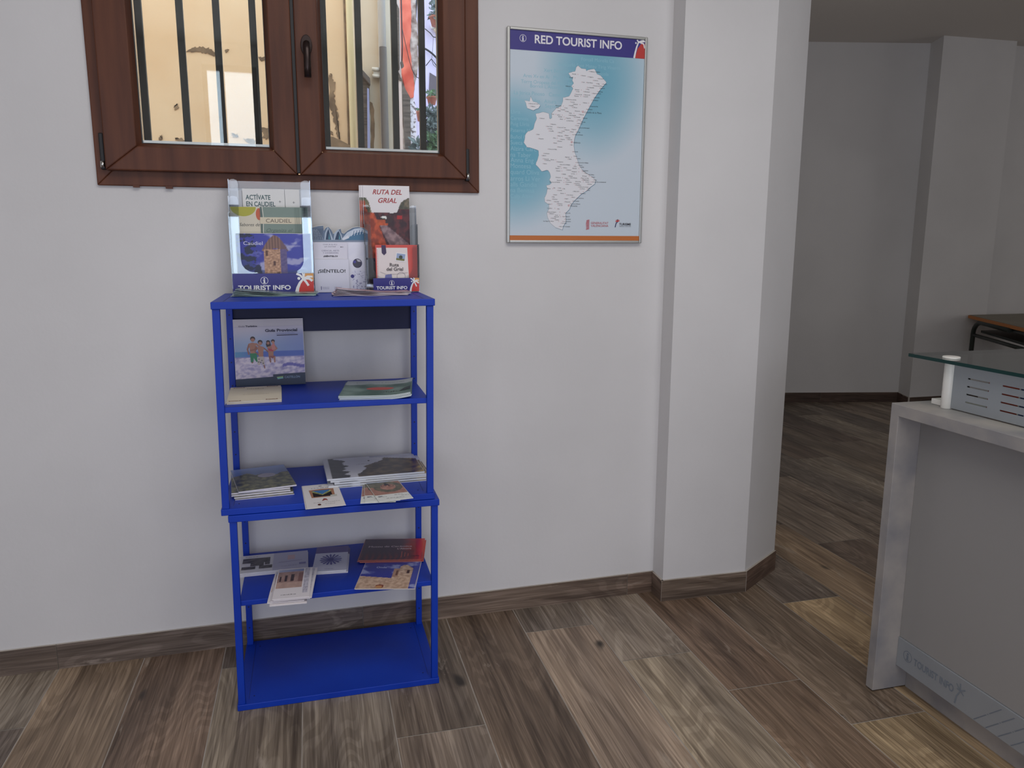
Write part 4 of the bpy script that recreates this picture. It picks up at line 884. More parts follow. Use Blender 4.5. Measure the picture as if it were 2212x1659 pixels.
# cream leaflets, green magazines
a = Art(.164, .255, (226, 218, 200), .0016, face=(224, 214, 192))
for (x, y) in ((.010, .234), (.118, .238), (.006, .006), (.116, .006)):
    a.rect(x, y, x+.036, y+.011, (148, 116, 98)); a.rect(x+.004, y+.002, x+.032, y+.009, (214, 196, 176)); a.text('~RUTAS', x+.018, y+.003, .006, (130, 92, 84), anchor='c')
a.text('~Caudiel', .082, .205, .02, (186, 174, 154), shear=.3, anchor='c', width=.055); a.text('~itinerarios a pie por la comarca', .085, .108, .008, (190, 178, 160), anchor='c', width=.08); a.text('~guía de rutas', .085, .13, .007, (196, 184, 166), anchor='c', width=.05)
mc = a.mesh('leaflet', 'matte')
stack('leaflet', mc, 4, (-.185, 2.610), math.radians(2.4), Z2-.0012, .0022, .255, 'cream leaflet with corner emblems, @ in its pile', 'leaflet', 'cream leaflets', .0015, .01, seed=3)
a = Art(.229, .272, (206, 216, 216), .0028, bend=lambda s_, t_: .010*max(0, s_-.6)/.4*max(0, s_-.6)/.4, face=(96, 124, 116))
a.raster(.001, .001, .228, .271, lambda s_, t_: mix(mix((72, 98, 88), (128, 150, 140), .5+ns(s_*3, t_*3)), (198, 206, 204), ss(.68, .78, t_+.06*ns(s_*4, 0))), 40, 40)
a.circ(.124, .120, .046, (186, 84, 74), ry=.026); a.circ(.124, .125, .034, (206, 110, 96), ry=.012); a.text('Excursiones y Escapadas', .118, .225, .018, (120, 140, 136), width=.165, anchor='c')
for k in range(7): a.rect(.13+.008*k, .052, .135+.008*k, .058+.004*(k % 3), (40, 54, 52))
a.poly([(.19, .05), (.225, .06), (.226, .12), (.205, .10)], (52, 62, 60))
mg = a.mesh('magazine', 'print')
stack('magazine', mg, 4, (.209, 2.588), math.radians(-8.4), Z2-.0022, .0036, .272, 'green magazine with a red oval, @ in its pile', 'magazine', 'green magazines', .002, .012, seed=5)

# ================================================================ SHELF 3 (tray of the upper unit)
Z3 = .668+.021
def hills(seed_, sky, c1, c2, hz=.62, amp=.12):
    def f(s_, t_):
        r = hz+amp*ns(s_*2.2, seed_, 5, 3)*2
        if t_ > r: return mix(sky, tuple(min(255, v+40) for v in sky), ss(r, 1, t_))
        n = ns(s_*9, t_*12, seed_, 6); return mix(c1, c2, .5+1.1*n)
    return f
a = Art(.183, .262, (222, 218, 224), .0046, face=(100, 110, 120)); a.raster(.001, .001, .182, .261, hills(3, (104, 124, 170), (52, 56, 50), (120, 118, 84), .66, .07), 60, 60)
a.circ(.108, .152, .030, (156, 150, 168), ry=.024); a.text('~PARQUE', .108, .148, .008, (120, 112, 130), anchor='c')
ma_ = a.mesh('brochure', 'gloss')
stack('brochure', ma_, 5, (-.182, 2.668), math.radians(10.5), Z3-.0030, .0052, .262, 'hill landscape brochure with a pale oval, @ in its pile', 'brochure', 'landscape brochures in the left pile', offs=[(.004, -.022, -.10), (-.002, -.014, -.08), (-.008, -.006, -.10), (-.010, .0, -.09), (0, 0, 0)], seed=2)
a = Art(.332, .250, (212, 216, 222), .0060, face=(200, 200, 210))
def mg2(s_, t_):
    if s_ < .045: return (206, 206, 212)
    if t_ > .93-.5*max(0, s_-.55): 
        if s_ > .5: return mix((150, 152, 172), (186, 188, 204), ns(s_*3, t_*3)+.5)
    lf = .13+.09*ns(t_*4.5, 3, 1, 2)*1.6+.06*(1-t_)+.03
    if s_ < lf+.02: return mix((44, 44, 48), (64, 64, 68), .5+ns(s_*6, t_*6))
    rt_ = .42+.20*ss(.45, .78, t_)+.10*ss(.4, .1, t_)*(-1)+.03*ns(t_*7, 8, 2)
    topr = .60+.38*ss(.42, .8, s_)
    if s_ > rt_ and t_ < topr:
        n = ns(s_*10, t_*10, 12, 6); c = mix((52, 42, 40), (100, 84, 60), .4+1.2*n)
        if s_ > .88: c = mix(c, (176, 146, 70), .5*ss(.86, 1, s_)+.5*n)
        return c
    return mix((196, 196, 206), (208, 208, 216), .5+ns(s_*2, t_*2))
a.raster(.001, .001, .331, .249, mg2, 90, 60)
a.text('~VALENCIA TERRA I MAR', .155, .150, .010, (130, 118, 122), anchor='c', width=.085); a.circ(.16, .19, .004, (88, 88, 96), ry=.008)
mm = a.mesh('magazine', 'gloss')
MOFF = [(.004, -.016, 0), (.003, -.010, .01), (.022, -.003, .015), (.012, 0, -.004), (.0, .002, .004)]
stack('magazine', mm, 5, (.192, 2.700), math.radians(2.0), Z3-.0042, .0066, .250, 'large magazine with dark mountains, @ in its pile', 'magazine', 'large mountain magazines', offs=MOFF)
a = Art(.116, .238, (226, 222, 220), .0012)
a.text('~Ruta del Serra', .058, .196, .012, (120, 112, 122), anchor='c', width=.062); a.circ(.058, .218, .006, (150, 148, 160), ry=.005)
a.poly([(.022, .098), (.096, .100), (.098, .182), (.060, .186), (.018, .180)], (172, 124, 96)); a.raster(.028, .106, .088, .172, lambda s_, t_: (70, 120, 176) if t_ > .35+1.3*abs(s_-.5) else (mix((98, 118, 78), (196, 190, 120), ns(s_*9, t_*9)+.5) if t_ > .2+1.0*abs(s_-.5) else (40, 34, 38)), 30, 30)
a.poly([(.080, .096), (.102, .098), (.102, .116), (.082, .114)], (196, 196, 186)); a.poly([(.050, .058), (.058, .084), (.066, .080), (.070, .060), (.062, .068)], (150, 70, 62))
a.text('~www.caudiel.es turismo', .064, .045, .006, (130, 124, 128), anchor='c', width=.08); a.circ(.040, .026, .0055, (90, 50, 48), ry=.008); a.text('~Ajuntament', .074, .026, .006, (120, 116, 120), anchor='c')
stack('leaflet', a.mesh('leaflet', 'matte'), 3, (.014, 2.481), math.radians(4), Z3-.0008, .0016, .238, 'white leaflet with a framed cave photo, @ of three', 'leaflet', 'white cave leaflets', offs=[(-.003, .006, -.012), (.002, .002, .006), (0, 0, 0)])
a = Art(.111, .249, (226, 228, 222), .0016)
def bike(s_, t_):
    if t_ > .70: return mix((70, 84, 140), (140, 150, 184), ss(1.0, .72, t_)) if t_ > .74+.02*math.sin(s_*9) else (72, 80, 74)
    n = ns(s_*6, t_*8, 14, 5); r = abs(math.hypot(s_-.55, (t_-.42)*1.4)-.34)
    return mix((84, 84, 72), (120, 112, 92), .5+n) if r < .10 or (s_ < .35 and t_ > .45) else mix((158, 112, 98), (182, 136, 118), .5+n)
a.raster(.001, .066, .110, .248, bike, 30, 50)
for (x, y, r) in ((.050, .155, .009), (.074, .150, .009)): a.ring(x, y, r, .002, (30, 28, 34))
a.poly([(.050, .156), (.058, .178), (.068, .172), (.074, .152), (.062, .160)], (44, 40, 46)); a.circ(.060, .182, .005, (34, 32, 38))
for k, (x, y) in enumerate(((.008, .045), (.062, .052), (.082, .040), (.030, .025), (.060, .022))): a.rect(x, y+.004, x+.014, y+.008, (60, 62, 100)) if k == 0 else None; a.text('~Ruta BTT', x, y-.002, .006, (90, 88, 96))
a.text('~RUTA BTT', .070, .232, .008, (190, 196, 220), width=.04)
mb = a.mesh('leaflet', 'print')
for k, (cx, cy, an, zk, lb) in enumerate(((.196, 2.494, -6, .0012, 'lowest of the three fanned mountain bike leaflets near the right post'), (.204, 2.497, -3, .0034, 'middle one of the three fanned mountain bike leaflets near the right post'), (.224, 2.489, 7.5, .0062, 'top one of the three fanned mountain bike leaflets near the right post'))):
    lay('leaflet', mb, (cx, cy), math.radians(an), Z3+zk+.0008, lb, 'leaflet', 'mountain bike leaflets', .249)

# ================================================================ SHELF 4 (lower unit, middle shelf)
Z4 = .376
a = Art(.234, .155, (226, 224, 230), .0026)
a.rect(.004, .004, .115, .150, (220, 218, 222)); a.rect(.116, .001, .233, .154, (188, 186, 206))
for r_ in ((.012, .082, .105, .125), (.040, .055, .085, .085), (.012, .028, .058, .052), (.070, .028, .114, .055), (.088, .060, .105, .085)): a.raster(*r_, lambda s_, t_: mix((52, 50, 54), (122, 116, 118), .5+ns(s_*4, t_*4, 3)), 8, 8)
a.rect(.165, .085, .190, .125, (206, 176, 180)); a.line([(.135, .066), (.215, .072)], .003, (150, 136, 172)); a.rect(.205, .035, .228, .050, (128, 124, 172)); a.text('~Ajuntament de Caudiel', .17, .028, .007, (150, 146, 176), anchor='c', width=.05)
a.text('~Museo Etnológico', .02, .135, .009, (150, 146, 150), width=.05)
stack('brochure', a.mesh('brochure', 'print'), 5, (-.163, 2.701), math.radians(.2), Z4-.0018, .0030, .155, 'wide white brochure with dark patches, @ in its pile', 'brochure', 'wide white brochures', .0012, .006, seed=8)
a = Art(.114, .230, (228, 222, 224), .003, bend=lambda s_, t_: .0022*math.sin(t_*PI))
def arch(s_, t_):
    if t_ > .86: return mix((170, 178, 206), (120, 130, 170), s_)
    if t_ < .28: return mix((176, 146, 134), (192, 160, 146), .5+ns(s_*5, t_*5))
    c = mix((170, 138, 128), (148, 116, 108), .5+ns(s_*8, t_*6)); 
    for x, wd, hh in ((.12, .04, .62), (.32, .05, .66), (.58, .06, .72)):
        if abs(s_-x) < wd and .34 < t_ < hh: return (46, 26, 34)
    return mix((110, 70, 66), c, .3) if s_ > .8 and t_ < .8 else c
a.raster(.004, .072, .086, .222, arch, 30, 40); a.raster(.090, .030, .106, .225, lambda s_, t_: mix((206, 202, 212), (150, 146, 160), .3+ns(s_*3, t_*12)), 4, 20)
a.text('~TERRA CUITA', .048, .022, .008, (80, 76, 84), anchor='c', width=.046)
mw = a.mesh('leaflet', 'gloss')
stack('leaflet', mw, 6, (-.092, 2.490), math.radians(-3), Z4-.0024, .0040, .23, 'white leaflet with a pinkish building, @ in its pile', 'leaflet', 'arcaded building leaflets', offs=[(-.010, .0, .01), (-.014, .012, -.02), (-.008, .014, .02), (.008, .008, -.05), (.012, .004, -.04), (.0, 0, 0)])
a = Art(.116, .220, (226, 224, 228), .0022); a.rect(0, .160, .116, .220, (96, 84, 140)); a.rect(.001, .001, .115, .160, (206, 206, 222)); cx, cy = .058, .098
for k in range(16):
    an = 2*PI*k/16+.1; a.poly([(cx+.006*math.cos(an-.3), cy+.008*math.sin(an-.3)), (cx+.036*math.cos(an-.10), cy+.044*math.sin(an-.10)), (cx+.040*math.cos(an), cy+.050*math.sin(an)), (cx+.036*math.cos(an+.10), cy+.044*math.sin(an+.10)), (cx+.006*math.cos(an+.3), cy+.008*math.sin(an+.3))], ((84, 82, 150), (132, 134, 186))[1 if -.9 < math.atan2(math.sin(an), math.cos(an)) < .9 and k % 2 else 0])
a.circ(cx, cy, .010, (70, 66, 132)); a.text('~CAUDIEL', .058, .014, .008, (150, 150, 176), anchor='c')
stack('leaflet', a.mesh('leaflet', 'print'), 4, (.035, 2.694), math.radians(-5), Z4-.0016, .0026, .22, 'lilac leaflet with a violet burst, @ in its pile', 'leaflet', 'lilac burst leaflets', offs=[(.005, -.006, .0), (.004, -.005, .01), (-.001, -.002, -.005), (0, 0, 0)])
a = Art(.198, .250, (224, 216, 210), .0016)
def onda(s_, t_):
    T = t_/.80; n = ns(s_*16, t_*16, 17, 5)
    wall = .50-.16*s_ if s_ < .66 else 0
    twr = (.66 < s_ < .90 and T < .96-1.2*max(0, abs(s_-.74)-.03)) or (.56 < s_ <= .66 and T < .80)
    if T < wall or (twr and T < .97):
        c = mix((214, 184, 158), (176, 144, 120), .45+1.1*n)
        if (.60 < s_ < .645 and .52 < T < .72) or (.79 < s_ < .845 and .60 < T < .74): c = (70, 40, 36)
        if .56 < s_ < .66 and T > .46: c = mix(c, (150, 104, 84), .5)
        if ((s_-.40)/.075)**2+((T-.09)/.07)**2 < 1: c = (196, 140, 86) if ((s_-.39)/.06)**2+((T-.07)/.05)**2 < 1 else (128, 56, 40)
        return c
    return mix((44, 52, 150), (150, 158, 206), ss(.05, .6, ns(s_*3+t_, t_*5, 5)) + (.25 if s_ > .9 else 0))
a.raster(.001, .001, .197, .249, onda, 80, 80); a.text('Onda', .046, .165, .018, (176, 186, 222), bold=.02, width=.036)
stack('brochure', a.mesh('brochure', 'gloss'), 2, (.228, 2.528), math.radians(-14), Z4-.0010, .0022, .250, 'brochure with a sandy church and blue sky, @ of two', 'brochure', 'stone church brochures', offs=[(.002, .003, .01), (0, 0, 0)])
a = Art(.227, .200, (196, 120, 110), .0016)
def red(s_, t_):
    n = ns(s_*3, t_*3, 31); c = mix((64, 36, 62), (150, 44, 40), ss(.55, .95, s_+.2*n))
    c = mix(c, (216, 62, 44), ss(.84, .95, s_)); c = mix(c, (196, 84, 84), .6*ss(.5, 1, t_)*ss(.55, .8, s_)*(1-ss(.85, 1, s_)))
    if t_ < .45: c = mix(c, (132, 48, 48), .7*ss(.45, .1, t_)*(.5+.5*math.sin(s_*70+3*n)))
    return c
a.raster(.001, .001, .226, .199, red, 50, 40)
a.text('Museu de Ceràmica', .022, .118, .020, (206, 186, 190), width=.160); a.text('Museu de Ceràmica', .0227, .1182, .020, (206, 186, 190), width=.160); a.text('L’Alcora', .182, .096, .018, (206, 186, 190), bold=.03, width=.052, anchor='r'); a.text('L’ALCORA', .215, .030, .010, (60, 24, 34), bold=.03, anchor='r', width=.03)
for k in range(3): a.line([(.150+.012*k, .02+.006*k), (.150+.012*k, .075-.01*k)], .002, (206, 96, 72))
stack('brochure', a.mesh('brochure', 'gloss'), 3, (.259, 2.722), math.radians(-11.5), Z4+.0034, .0022, .200, 'dark red ceramics museum brochure, @ of three', 'brochure', 'red museum brochures', offs=[(.004, -.008, .005), (-.003, -.004, -.01), (0, 0, 0)])

# ================================================================ RECEPTION COUNTER
CX, CY1, CY0 = 1.800, 2.040, -.9
ctr = empty('reception_counter', 'grey concrete-look reception counter with a glass shelf on top', 'counter', (CX+.3, (CY1+CY0)/2, 0))
def cpart(b, nm, par=None, bev=.0015):
    o = b.build(nm, bevel=bev); o.parent = par or ctr
    o.matrix_parent_inverse = Matrix.Translation(-Vector((CX+.3, (CY1+CY0)/2, 0))); return o
cpart(MB().box(CX, CX+.72, CY1-.034, CY1, .004, .965, 'concrete'), 'end_panel')
cpart(MB().box(CX, CX+.72, CY0, CY1, .962, 1.0, 'concrete'), 'worktop')
cpart(MB().box(CX, CX+.72, CY0, CY0+.034, .004, .962, 'concrete'), 'end_panel')
cpart(MB().box(1.889, 1.902, CY0+.034, CY1-.034, .193, .962, 'frontgrey'), 'front_panel')
strip = cpart(MB().box(1.885, 1.902, CY0+.034, CY1-.034, .088, .1925, 'metalpanel'), 'lower_metal_strip')
cpart(MB().box(1.932, 1.945, CY0+.034, CY1-.034, 0, .10, 'concrete'), 'plinth')
sl = MB()
for k in range(12):
    y0 = 1.683-.043*k
    for (u0, u1) in ((0, .46), (.50, .53), (.57, 1)):
        pts = [(y0-.087*u, .092+.087*u) for u in (u0, u1)]
        sl.poly([(1.8845, pts[0][0]-.002, pts[0][1]), (1.8845, pts[0][0]+.002, pts[0][1]), (1.8845, pts[1][0]+.002, pts[1][1]), (1.8845, pts[1][0]-.002, pts[1][1])], 'etch')
o = sl.build('slot_pattern'); o.parent = strip
a = Art(.27, .10, (150, 156, 164), .0002); a.f = []; a.v = []; a.c = []
iicon(a, .020, .052, .019, (118, 126, 136)); a.text('TOURIST INFO', .048, .038, .034, (118, 126, 136), bold=.02, width=.165)
a.line([(.222, .008), (.226, .035), (.238, .058)], .006, (122, 130, 138), w2=.003)
for e in ((.222, .075), (.236, .082), (.256, .070), (.252, .050), (.225, .060)): a.line([(.238, .059), e], .004, (122, 130, 138))
me = a.mesh('lettering', 'matte')
o = new_obj('lettering', me); o.matrix_world = Matrix(((0, 0, -1, 1.8846), (-1, 0, 0, 1.978-.135), (0, 1, 0, .092), (0, 0, 0, 1)))
o.parent = strip
# upstand: perforated metal panel between posts, glass shelf above
PXc = 1.905
for yy in (1.928, .55):
    p = cpart(MB().tube([(PXc, yy, 1.0), (PXc, yy, 1.148)], .0165, 'white', 24), 'post')
    o = MB().lathe([(.024, 0), (.025, .001), (.025, .005), (.024, .006)], (PXc, yy, 1.1565), 'white', 28).build('cap'); o.parent = p
pan = MB(); ys = [1.912]
slots = []; y = 1.858
while y > .62: slots.append((y-.078, y)); y -= .121
zr_ = [1.033, 1.057, 1.081, 1.105]; hzw = .0022
yprev = 1.912
for (s0, s1) in slots:
    pan.box(PXc-.001, PXc+.001, s1, yprev, 1.004, 1.146, 'metalpanel')
    zz0 = 1.004
    for z_ in zr_: pan.box(PXc-.001, PXc+.001, s0, s1, zz0, z_-hzw, 'metalpanel'); zz0 = z_+hzw
    pan.box(PXc-.001, PXc+.001, s0, s1, zz0, 1.146, 'metalpanel'); yprev = s0
pan.box(PXc-.001, PXc+.001, .565, yprev, 1.004, 1.146, 'metalpanel')
cpart(pan, 'perforated_panel', bev=0)
g = MB(); gx0, gx1, gy0, gy1, gz0, gz1 = 1.856, 2.36, CY0+.2, 2.050, 1.1470, 1.1575
g.poly([(gx0, gy0, gz1), (gx1, gy0, gz1), (gx1, gy1, gz1), (gx0, gy1, gz1)], 'tglass'); g.poly([(gx0, gy1, gz0), (gx1, gy1, gz0), (gx1, gy0, gz0), (gx0, gy0, gz0)], 'tglass')
for q in (((gx0, gy0), (gx1, gy0)), ((gx1, gy0), (gx1, gy1)), ((gx1, gy1), (gx0, gy1)), ((gx0, gy1), (gx0, gy0))):
    g.poly([(q[0][0], q[0][1], gz0), (q[1][0], q[1][1], gz0), (q[1][0], q[1][1], gz1), (q[0][0], q[0][1], gz1)], 'tedge')
cpart(g, 'glass_shelf', bev=0)
b = MB().box(1.912, 1.972, 1.955, 1.997, 1.0005, 1.018, 'white'); tag(b.build('card_box', bevel=.0015), 'small white flat box behind the post on the counter worktop', 'box')

# coloured things behind the perforated panel
for k, (yy, cc, lb) in enumerate(((1.78, (196, 84, 66), 'red leaflet standing behind the slotted panel on the counter'), (1.68, (70, 92, 140), 'blue leaflet standing behind the slotted panel on the counter'))):
    a = Art(.10, .10, cc, .004, face=cc); me = a.mesh('leaflet', 'print'); o = new_obj('leaflet', me); o.matrix_world = Matrix(((0, 0, -1, 1.955+.01*k), (-1, 0, 0, yy), (0, 1, 0, 1.001), (0, 0, 0, 1))); tag(o, lb, 'leaflet')

# ================================================================ DESK IN THE ROOM BEYOND
DZ = .86; D0, D1, D2, D3 = (5.92, 5.85), (5.22, 4.42), (7.45, 4.42), (6.75, 5.85)
dk_ = empty('trapezoid_desk', 'school desk with orange wood edge and dark tube legs in the far room', 'desk', (6.3, 5.1, 0))
def dpart(b, nm, par=None, bev=0): o = b.build(nm, bevel=bev); o.parent = par or dk_; o.matrix_parent_inverse = Matrix.Translation(-Vector((6.3, 5.1, 0))); return o
dpart(MB().prism([D1, D2, D3, D0], DZ-.028, DZ-.001, 'deskedge', 'z'), 'edge_band')
ins = lambda p, k=.012: (p[0]+(6.33-p[0])*k, p[1]+(5.13-p[1])*k)
dpart(MB().prism([ins(D1), ins(D2), ins(D3), ins(D0)], DZ-.001, DZ+.002, 'desktop', 'z'), 'desk_top')
def leg(top, bend_to, nm='leg'):
    b = MB(); bx, by = top; cx_, cy_ = bend_to
    pts = [(cx_, cy_, DZ-.045)] + [(bx+(cx_-bx)*.22*(1-math.sin(t)), by+(cy_-by)*.22*(1-math.sin(t)), DZ-.045-.12*(1-math.cos(t))) for t in (0, .35, .7, 1.05, 1.3, PI/2)] + [(bx, by, .0)]
    return dpart(b.tube(pts, .020, 'deskleg', 12), nm)
leg((5.885, 5.74), (5.52, 5.03)); leg((5.32, 4.55), (5.6, 5.1)); leg((7.3, 4.55), (7.0, 5.1)); leg((6.72, 5.72), (7.0, 5.1))
dpart(MB().tube([(5.885, 5.74, DZ-.17), (5.32, 4.55, DZ-.17)], .016, 'deskleg', 10), 'side_rail'); dpart(MB().tube([(6.72, 5.72, DZ-.17), (7.3, 4.55, DZ-.17)], .016, 'deskleg', 10), 'side_rail')
dpart(MB().prism([(5.45, 4.75), (7.15, 4.75), (6.68, 5.72), (5.95, 5.72)], DZ-.15, DZ-.13, 'deskleg', 'z'), 'under_shelf')

# ================================================================ THE ALLEY OUTSIDE WINDOW 1
rng = random.Random(4)
def pxz(p, Y): q = at(p[0], p[1], Y); return (q.x, q.z)
def rough(pts, amp, n=4):
    out = []
    for i in range(len(pts)):
        p, q = pts[i], pts[(i+1) % len(pts)]
        for k in range(n):
            t = k/n; out.append((p[0]+(q[0]-p[0])*t+rng.uniform(-amp, amp), p[1]+(q[1]-p[1])*t+rng.uniform(-amp, amp)))
    return out
def plate(name, pts, Y, th, k, par, amp=0, n=4):
    pts = rough(pts, amp, n) if amp else pts
    q = [pxz(p, Y) for p in pts]; ar = sum(q[i][0]*q[(i+1) % len(q)][1]-q[(i+1) % len(q)][0]*q[i][1] for i in range(len(q)))
    if ar < 0: q = q[::-1]
    return MB().prism(q, Y-th, Y, k, 'y').build(name, par)
def house(label, x0, x1, Y, dep, k, zt=7.0):
    r = empty('alley_house', label, 'building'); MB().box(x0, x1, Y, Y+dep, 0, zt, k).build('facade', r); return r
b = MB(); b.poly([(-4, 3.1, -.01), (2.0, 3.1, -.01), (4.5, 14, -.01), (-4, 14, -.01)], 'stone'); tag(b.build('floor_alley'), 'rough alley paving outside', None, None, 'structure')
rng = random.Random(9)
XP = at(768, 250, 4.6).x
h1 = house('peach rendered house across the alley with flaking plaster', -4.0, XP, 4.6, .5, 'peach')
for pts, am in ((([(402, 112), (418, 103), (432, 101), (450, 104), (462, 112), (474, 118), (462, 120), (440, 114), (420, 112)]), 1.5), ([(486, 108), (494, 106), (492, 112), (487, 114)], 1), ([(560, 124), (570, 122), (572, 130), (562, 132)], 1.5),
                ([(376, 228), (384, 224), (386, 234), (378, 238)], 1.5), ([(342, 296), (350, 292), (352, 300), (345, 304)], 1.5), ([(378, 299), (392, 298), (400, 304), (386, 308)], 1.5), ([(500, 288), (512, 290), (514, 296), (503, 296)], 1.5),
                ([(566, 278), (584, 272), (584, 300), (568, 300)], 2.5), ([(528, 300), (548, 298), (552, 312), (532, 308)], 2), ([(711, 160), (717, 162), (724, 182), (722, 200), (727, 236), (732, 262), (734, 300), (728, 292), (722, 262), (716, 240), (711, 230)], 2),
                ([(751, 200), (754, 210), (753, 260), (751, 262)], 1.2), ([(713, 283), (718, 284), (720, 292), (714, 290)], 1)):
    plate('bare_patch', pts, 4.6, .004, 'oldplaster', h1, am*1.3, 6)
plate('stone_footing', [(708, 294), (730, 302), (772, 324), (772, 345), (708, 345)], 4.6, .03, 'oldplaster', h1, 1.2)
pp0 = at(757, 100, 4.56); pipe = MB().tube([(pp0.x, 4.56, 0), (pp0.x, 4.56, 6.5)], .0185, 'creampipe', 14); pipe.build('drainpipe', h1)
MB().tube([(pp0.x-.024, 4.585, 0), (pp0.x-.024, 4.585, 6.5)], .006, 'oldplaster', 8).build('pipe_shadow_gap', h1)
XB = at(853, 200, 5.3).x
h2 = house('beige house with a grey downpipe and a wooden hatch beyond the peach one', XP-.05, XB, 5.3, .4, 'beige')
plate('wooden_hatch', [(780, 160), (795, 178), (797, 190), (797, 345), (776, 345), (776, 160)], 5.3, .05, 'shutter', h2); plate('hatch_hood', [(778, 154), (797, 175), (798, 188), (794, 184), (778, 164)], 5.3, .09, 'greypipe', h2)
plate('blue_cloth', [(793, 190), (797, 192), (800, 345), (794, 345)], 5.23, .004, 'bluestrip', h2)
plate('bare_patch', [(799, 220), (806, 224), (810, 280), (808, 340), (802, 340), (801, 280)], 5.3, .004, 'oldplaster', h2, 1.5)
q = at(827, 100, 5.24); MB().tube([(q.x, 5.24, at(827, 102, 5.24).z), (q.x, 5.24, 6.5)], .0215, 'whitepipe', 14).build('upper_downpipe', h2); MB().tube([(q.x, 5.24, 0), (q.x, 5.24, at(827, 102, 5.24).z)], .0235, 'greypipe', 14).build('lower_downpipe', h2)
q = at(817, 10, 5.28); MB().box(q.x-.004, q.x+.008, 5.26, 5.3, 0, 6.5, 'whitepipe').build('corner_bead', h2)
m_ = MB(); 
for (px, py, r) in ((810, 150, .011), (811, 165, .011)): c = at(px, py, 5.27); m_.tube([(c.x-.02, 5.26, c.z), (c.x+.03, 5.26, c.z)], r, 'white', 10)
m_.build('pipe_bracket', h2); plate('wall_box', [(806, 148), (820, 147), (820, 167), (806, 169)], 5.3, .03, 'white', h2)
plate('window_shutter', [(852, 2), (862, 18), (862, 152), (853, 150)], 5.29, .02, 'shutter', h2) if False else None
XR = at(868, 200, 6.3).x
h3 = house('pale pink house with a louvred shutter seen between the bars', XB-.05, XR, 6.3, .4, 'pink')
plate('louvred_shutter', [(836, -30), (852, 2), (861, 22), (862, 152), (850, 150), (836, 150)], 6.3, .04, 'shutter', h3)
plate('low_shutter', [(836, 118), (842, 126), (843, 345), (834, 345)], 6.3, .04, 'shutter', h3)
plate('bare_patch', [(852, 150), (862, 158), (868, 176), (858, 172), (852, 166)], 6.3, .01, 'shutter', h3, 1.2)
plate('wall_lamp', [(864, 136), (868, 134), (871, 146), (867, 149)], 6.25, .05, 'greypipe', h3)
YR = 7.2
h4 = house('red painted rough stone wall end in the alley', XR-.06, at(888, 100, YR).x, YR, .3, 'stone')
plate('red_face', [(862, -40), (884, -40), (887, 60), (884, 100), (889, 150), (893, 185), (892, 212), (882, 216), (872, 190), (866, 150), (863, 60)], YR, .05, 'redfoam', h4, .8)
plate('rough_edge', [(884, -40), (892, -40), (899, 40), (902, 100), (903, 140), (896, 190), (892, 205), (888, 160), (884, 100), (887, 60)], YR, .03, 'stone', h4, 1.5)
plate('sloping_buttress', [(866, 176), (874, 196), (884, 214), (886, 345), (876, 345), (870, 250)], YR, .07, 'shutter', h4)
plate('rubble_base', [(884, 214), (893, 206), (898, 240), (899, 345), (885, 345)], YR, .03, 'whitestone', h4, 1)
YL = 8.6
h5 = house('pale lavender house at the end of the alley with hanging pots', at(880, 100, YL).x, at(1080, 100, YL).x, YL, .5, 'lavender', 8)
plate('dark_window', [(928, 157), (952, 172), (952, 212), (926, 206)], YL, .01, 'dark', h5)
plate('wall_shelf', [(930, 57), (960, 60), (960, 64), (931, 63)], YL, .22, 'white', h5); plate('shelf_bracket', [(935, 64), (960, 64), (960, 78), (944, 76)], YL, .05, 'beige', h5)
def cable(pts, Y, r, par, k='cable'): MB().tube([at(px, py, Y) for px, py in pts], r, k, 6).build('cable', par)
cable([(902, -20), (899, 15), (897, 50), (898, 80), (902, 96), (908, 101)], YL-.04, .009, h5); cable([(866, -30), (868, 60), (869, 100), (868, 138)], YR-.1, .006, h4)
cable([(868, 60), (876, 95), (884, 130), (890, 150), (898, 165), (906, 170)], YR-.08, .003, h4)
cable([(918, 105), (926, 110), (934, 116), (942, 124), (950, 134)], YL-.04, .010, h5); cable([(918, 62), (930, 72), (936, 80), (950, 82)], YL-.04, .005, h5); cable([(920, 142), (932, 127), (940, 138), (948, 150), (944, 164)], YL-.04, .005, h5); cable([(932, 127), (936, 140), (950, 152)], YL-.04, .003, h5)
cable([(936, 82), (935, 100), (933, 126)], YL-.04, .002, h5)
def leaves(px0, py0, px1, py1, Y, n, sz, k, grow=None):
    b = MB(); rr = random.Random(int(px0+py0))
    for i in range(n):
        px, py = rr.uniform(px0, px1), rr.uniform(py0, py1); c = at(px, py, Y+rr.uniform(-.12, .08)); an = rr.uniform(0, 2*PI); tl = rr.uniform(-.8, .8); L_ = sz*rr.uniform(.6, 1.3)
        d = Vector((math.cos(an), tl*.5, math.sin(an))).normalized(); s_ = d.cross(Vector((rr.uniform(-1, 1), -1, rr.uniform(-1, 1)))).normalized()*L_*.22
        b.poly([c, c+d*L_*.5+s_, c+d*L_, c+d*L_*.5-s_], k)
    return b
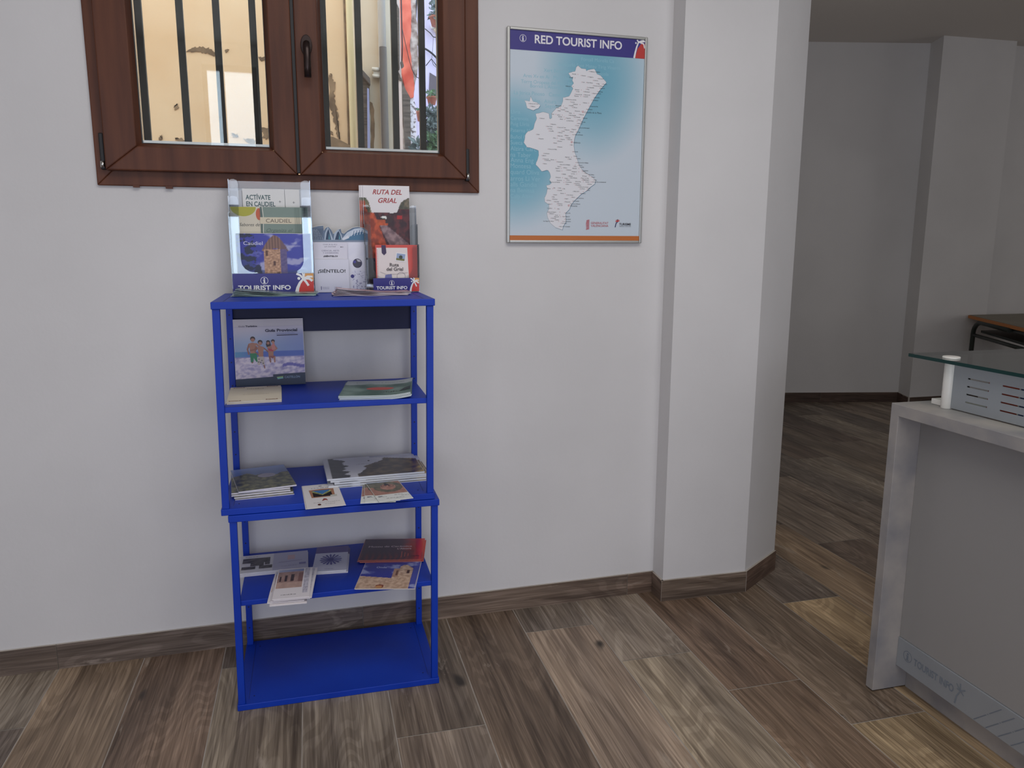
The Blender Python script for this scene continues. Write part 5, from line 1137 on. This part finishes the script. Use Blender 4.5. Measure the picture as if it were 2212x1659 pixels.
def potted(px, pyt, pyb, rt_, Y, label, lv, lk='leaf', hang=False, n=40, sz=.08):
    c = at(px, pyb, Y); t_ = at(px, pyt, Y); hgt_ = t_.z-c.z
    r = empty('potted_plant', label, 'plant', (c.x, Y, c.z))
    MB().lathe([(rt_*.66, 0), (rt_*.92, hgt_*.78), (rt_*1.06, hgt_*.80), (rt_*1.06, hgt_), (rt_*.9, hgt_)], (0, 0, 0), 'terracotta', 18).build('pot', r)
    b = leaves(*lv, Y, n, sz, lk); o = b.build('foliage', r, fix=False); o.matrix_parent_inverse = Matrix.Translation(-Vector((c.x, Y, c.z)))
potted(943, 36, 57, .075, YL-.22, 'green bush in a red pot on the small wall shelf', (930, -20, 958, 38), 'leafdark', n=160, sz=.05)
potted(933, 209, 226, .056, YL-.22, 'small terracotta pot of leaves hung on the lavender wall', (924, 198, 943, 210), n=60, sz=.035)
potted(909, 240, 262, .05, YL-.22, 'narrow terracotta pot half hidden behind a window bar', (901, 228, 906, 244), n=8, sz=.05)
b = MB(); c = at(940, 340, 7.4); 
bush = empty('climbing_plant', 'grey green climbing shrub low at the right of the alley', 'plant', (c.x, 7.4, 0)); MB().tube([(0, 0, 0), (.02, 0, c.z)], .02, 'oldplaster', 8).build('stem', bush)
o = leaves(922, 236, 960, 345, 7.4, 620, .06, 'leafdark').build('foliage', bush, fix=False); o.matrix_parent_inverse = Matrix.Translation(-Vector((c.x, 7.4, 0)))
o = leaves(926, 290, 958, 345, 7.3, 200, .07, 'leaf').build('green_foliage', bush, fix=False); o.matrix_parent_inverse = Matrix.Translation(-Vector((c.x, 7.4, 0)))
c = at(904, 345, 7.0); b2 = empty('leafy_plant', 'small dark striped plant at the foot of the lavender wall', 'plant', (c.x, 7.0, 0)); MB().tube([(0, 0, 0), (0, 0, c.z)], .015, 'oldplaster', 8).build('stem', b2)
o = leaves(899, 305, 908, 345, 7.0, 26, .10, 'leafdark').build('foliage', b2, fix=False); o.matrix_parent_inverse = Matrix.Translation(-Vector((c.x, 7.0, 0)))
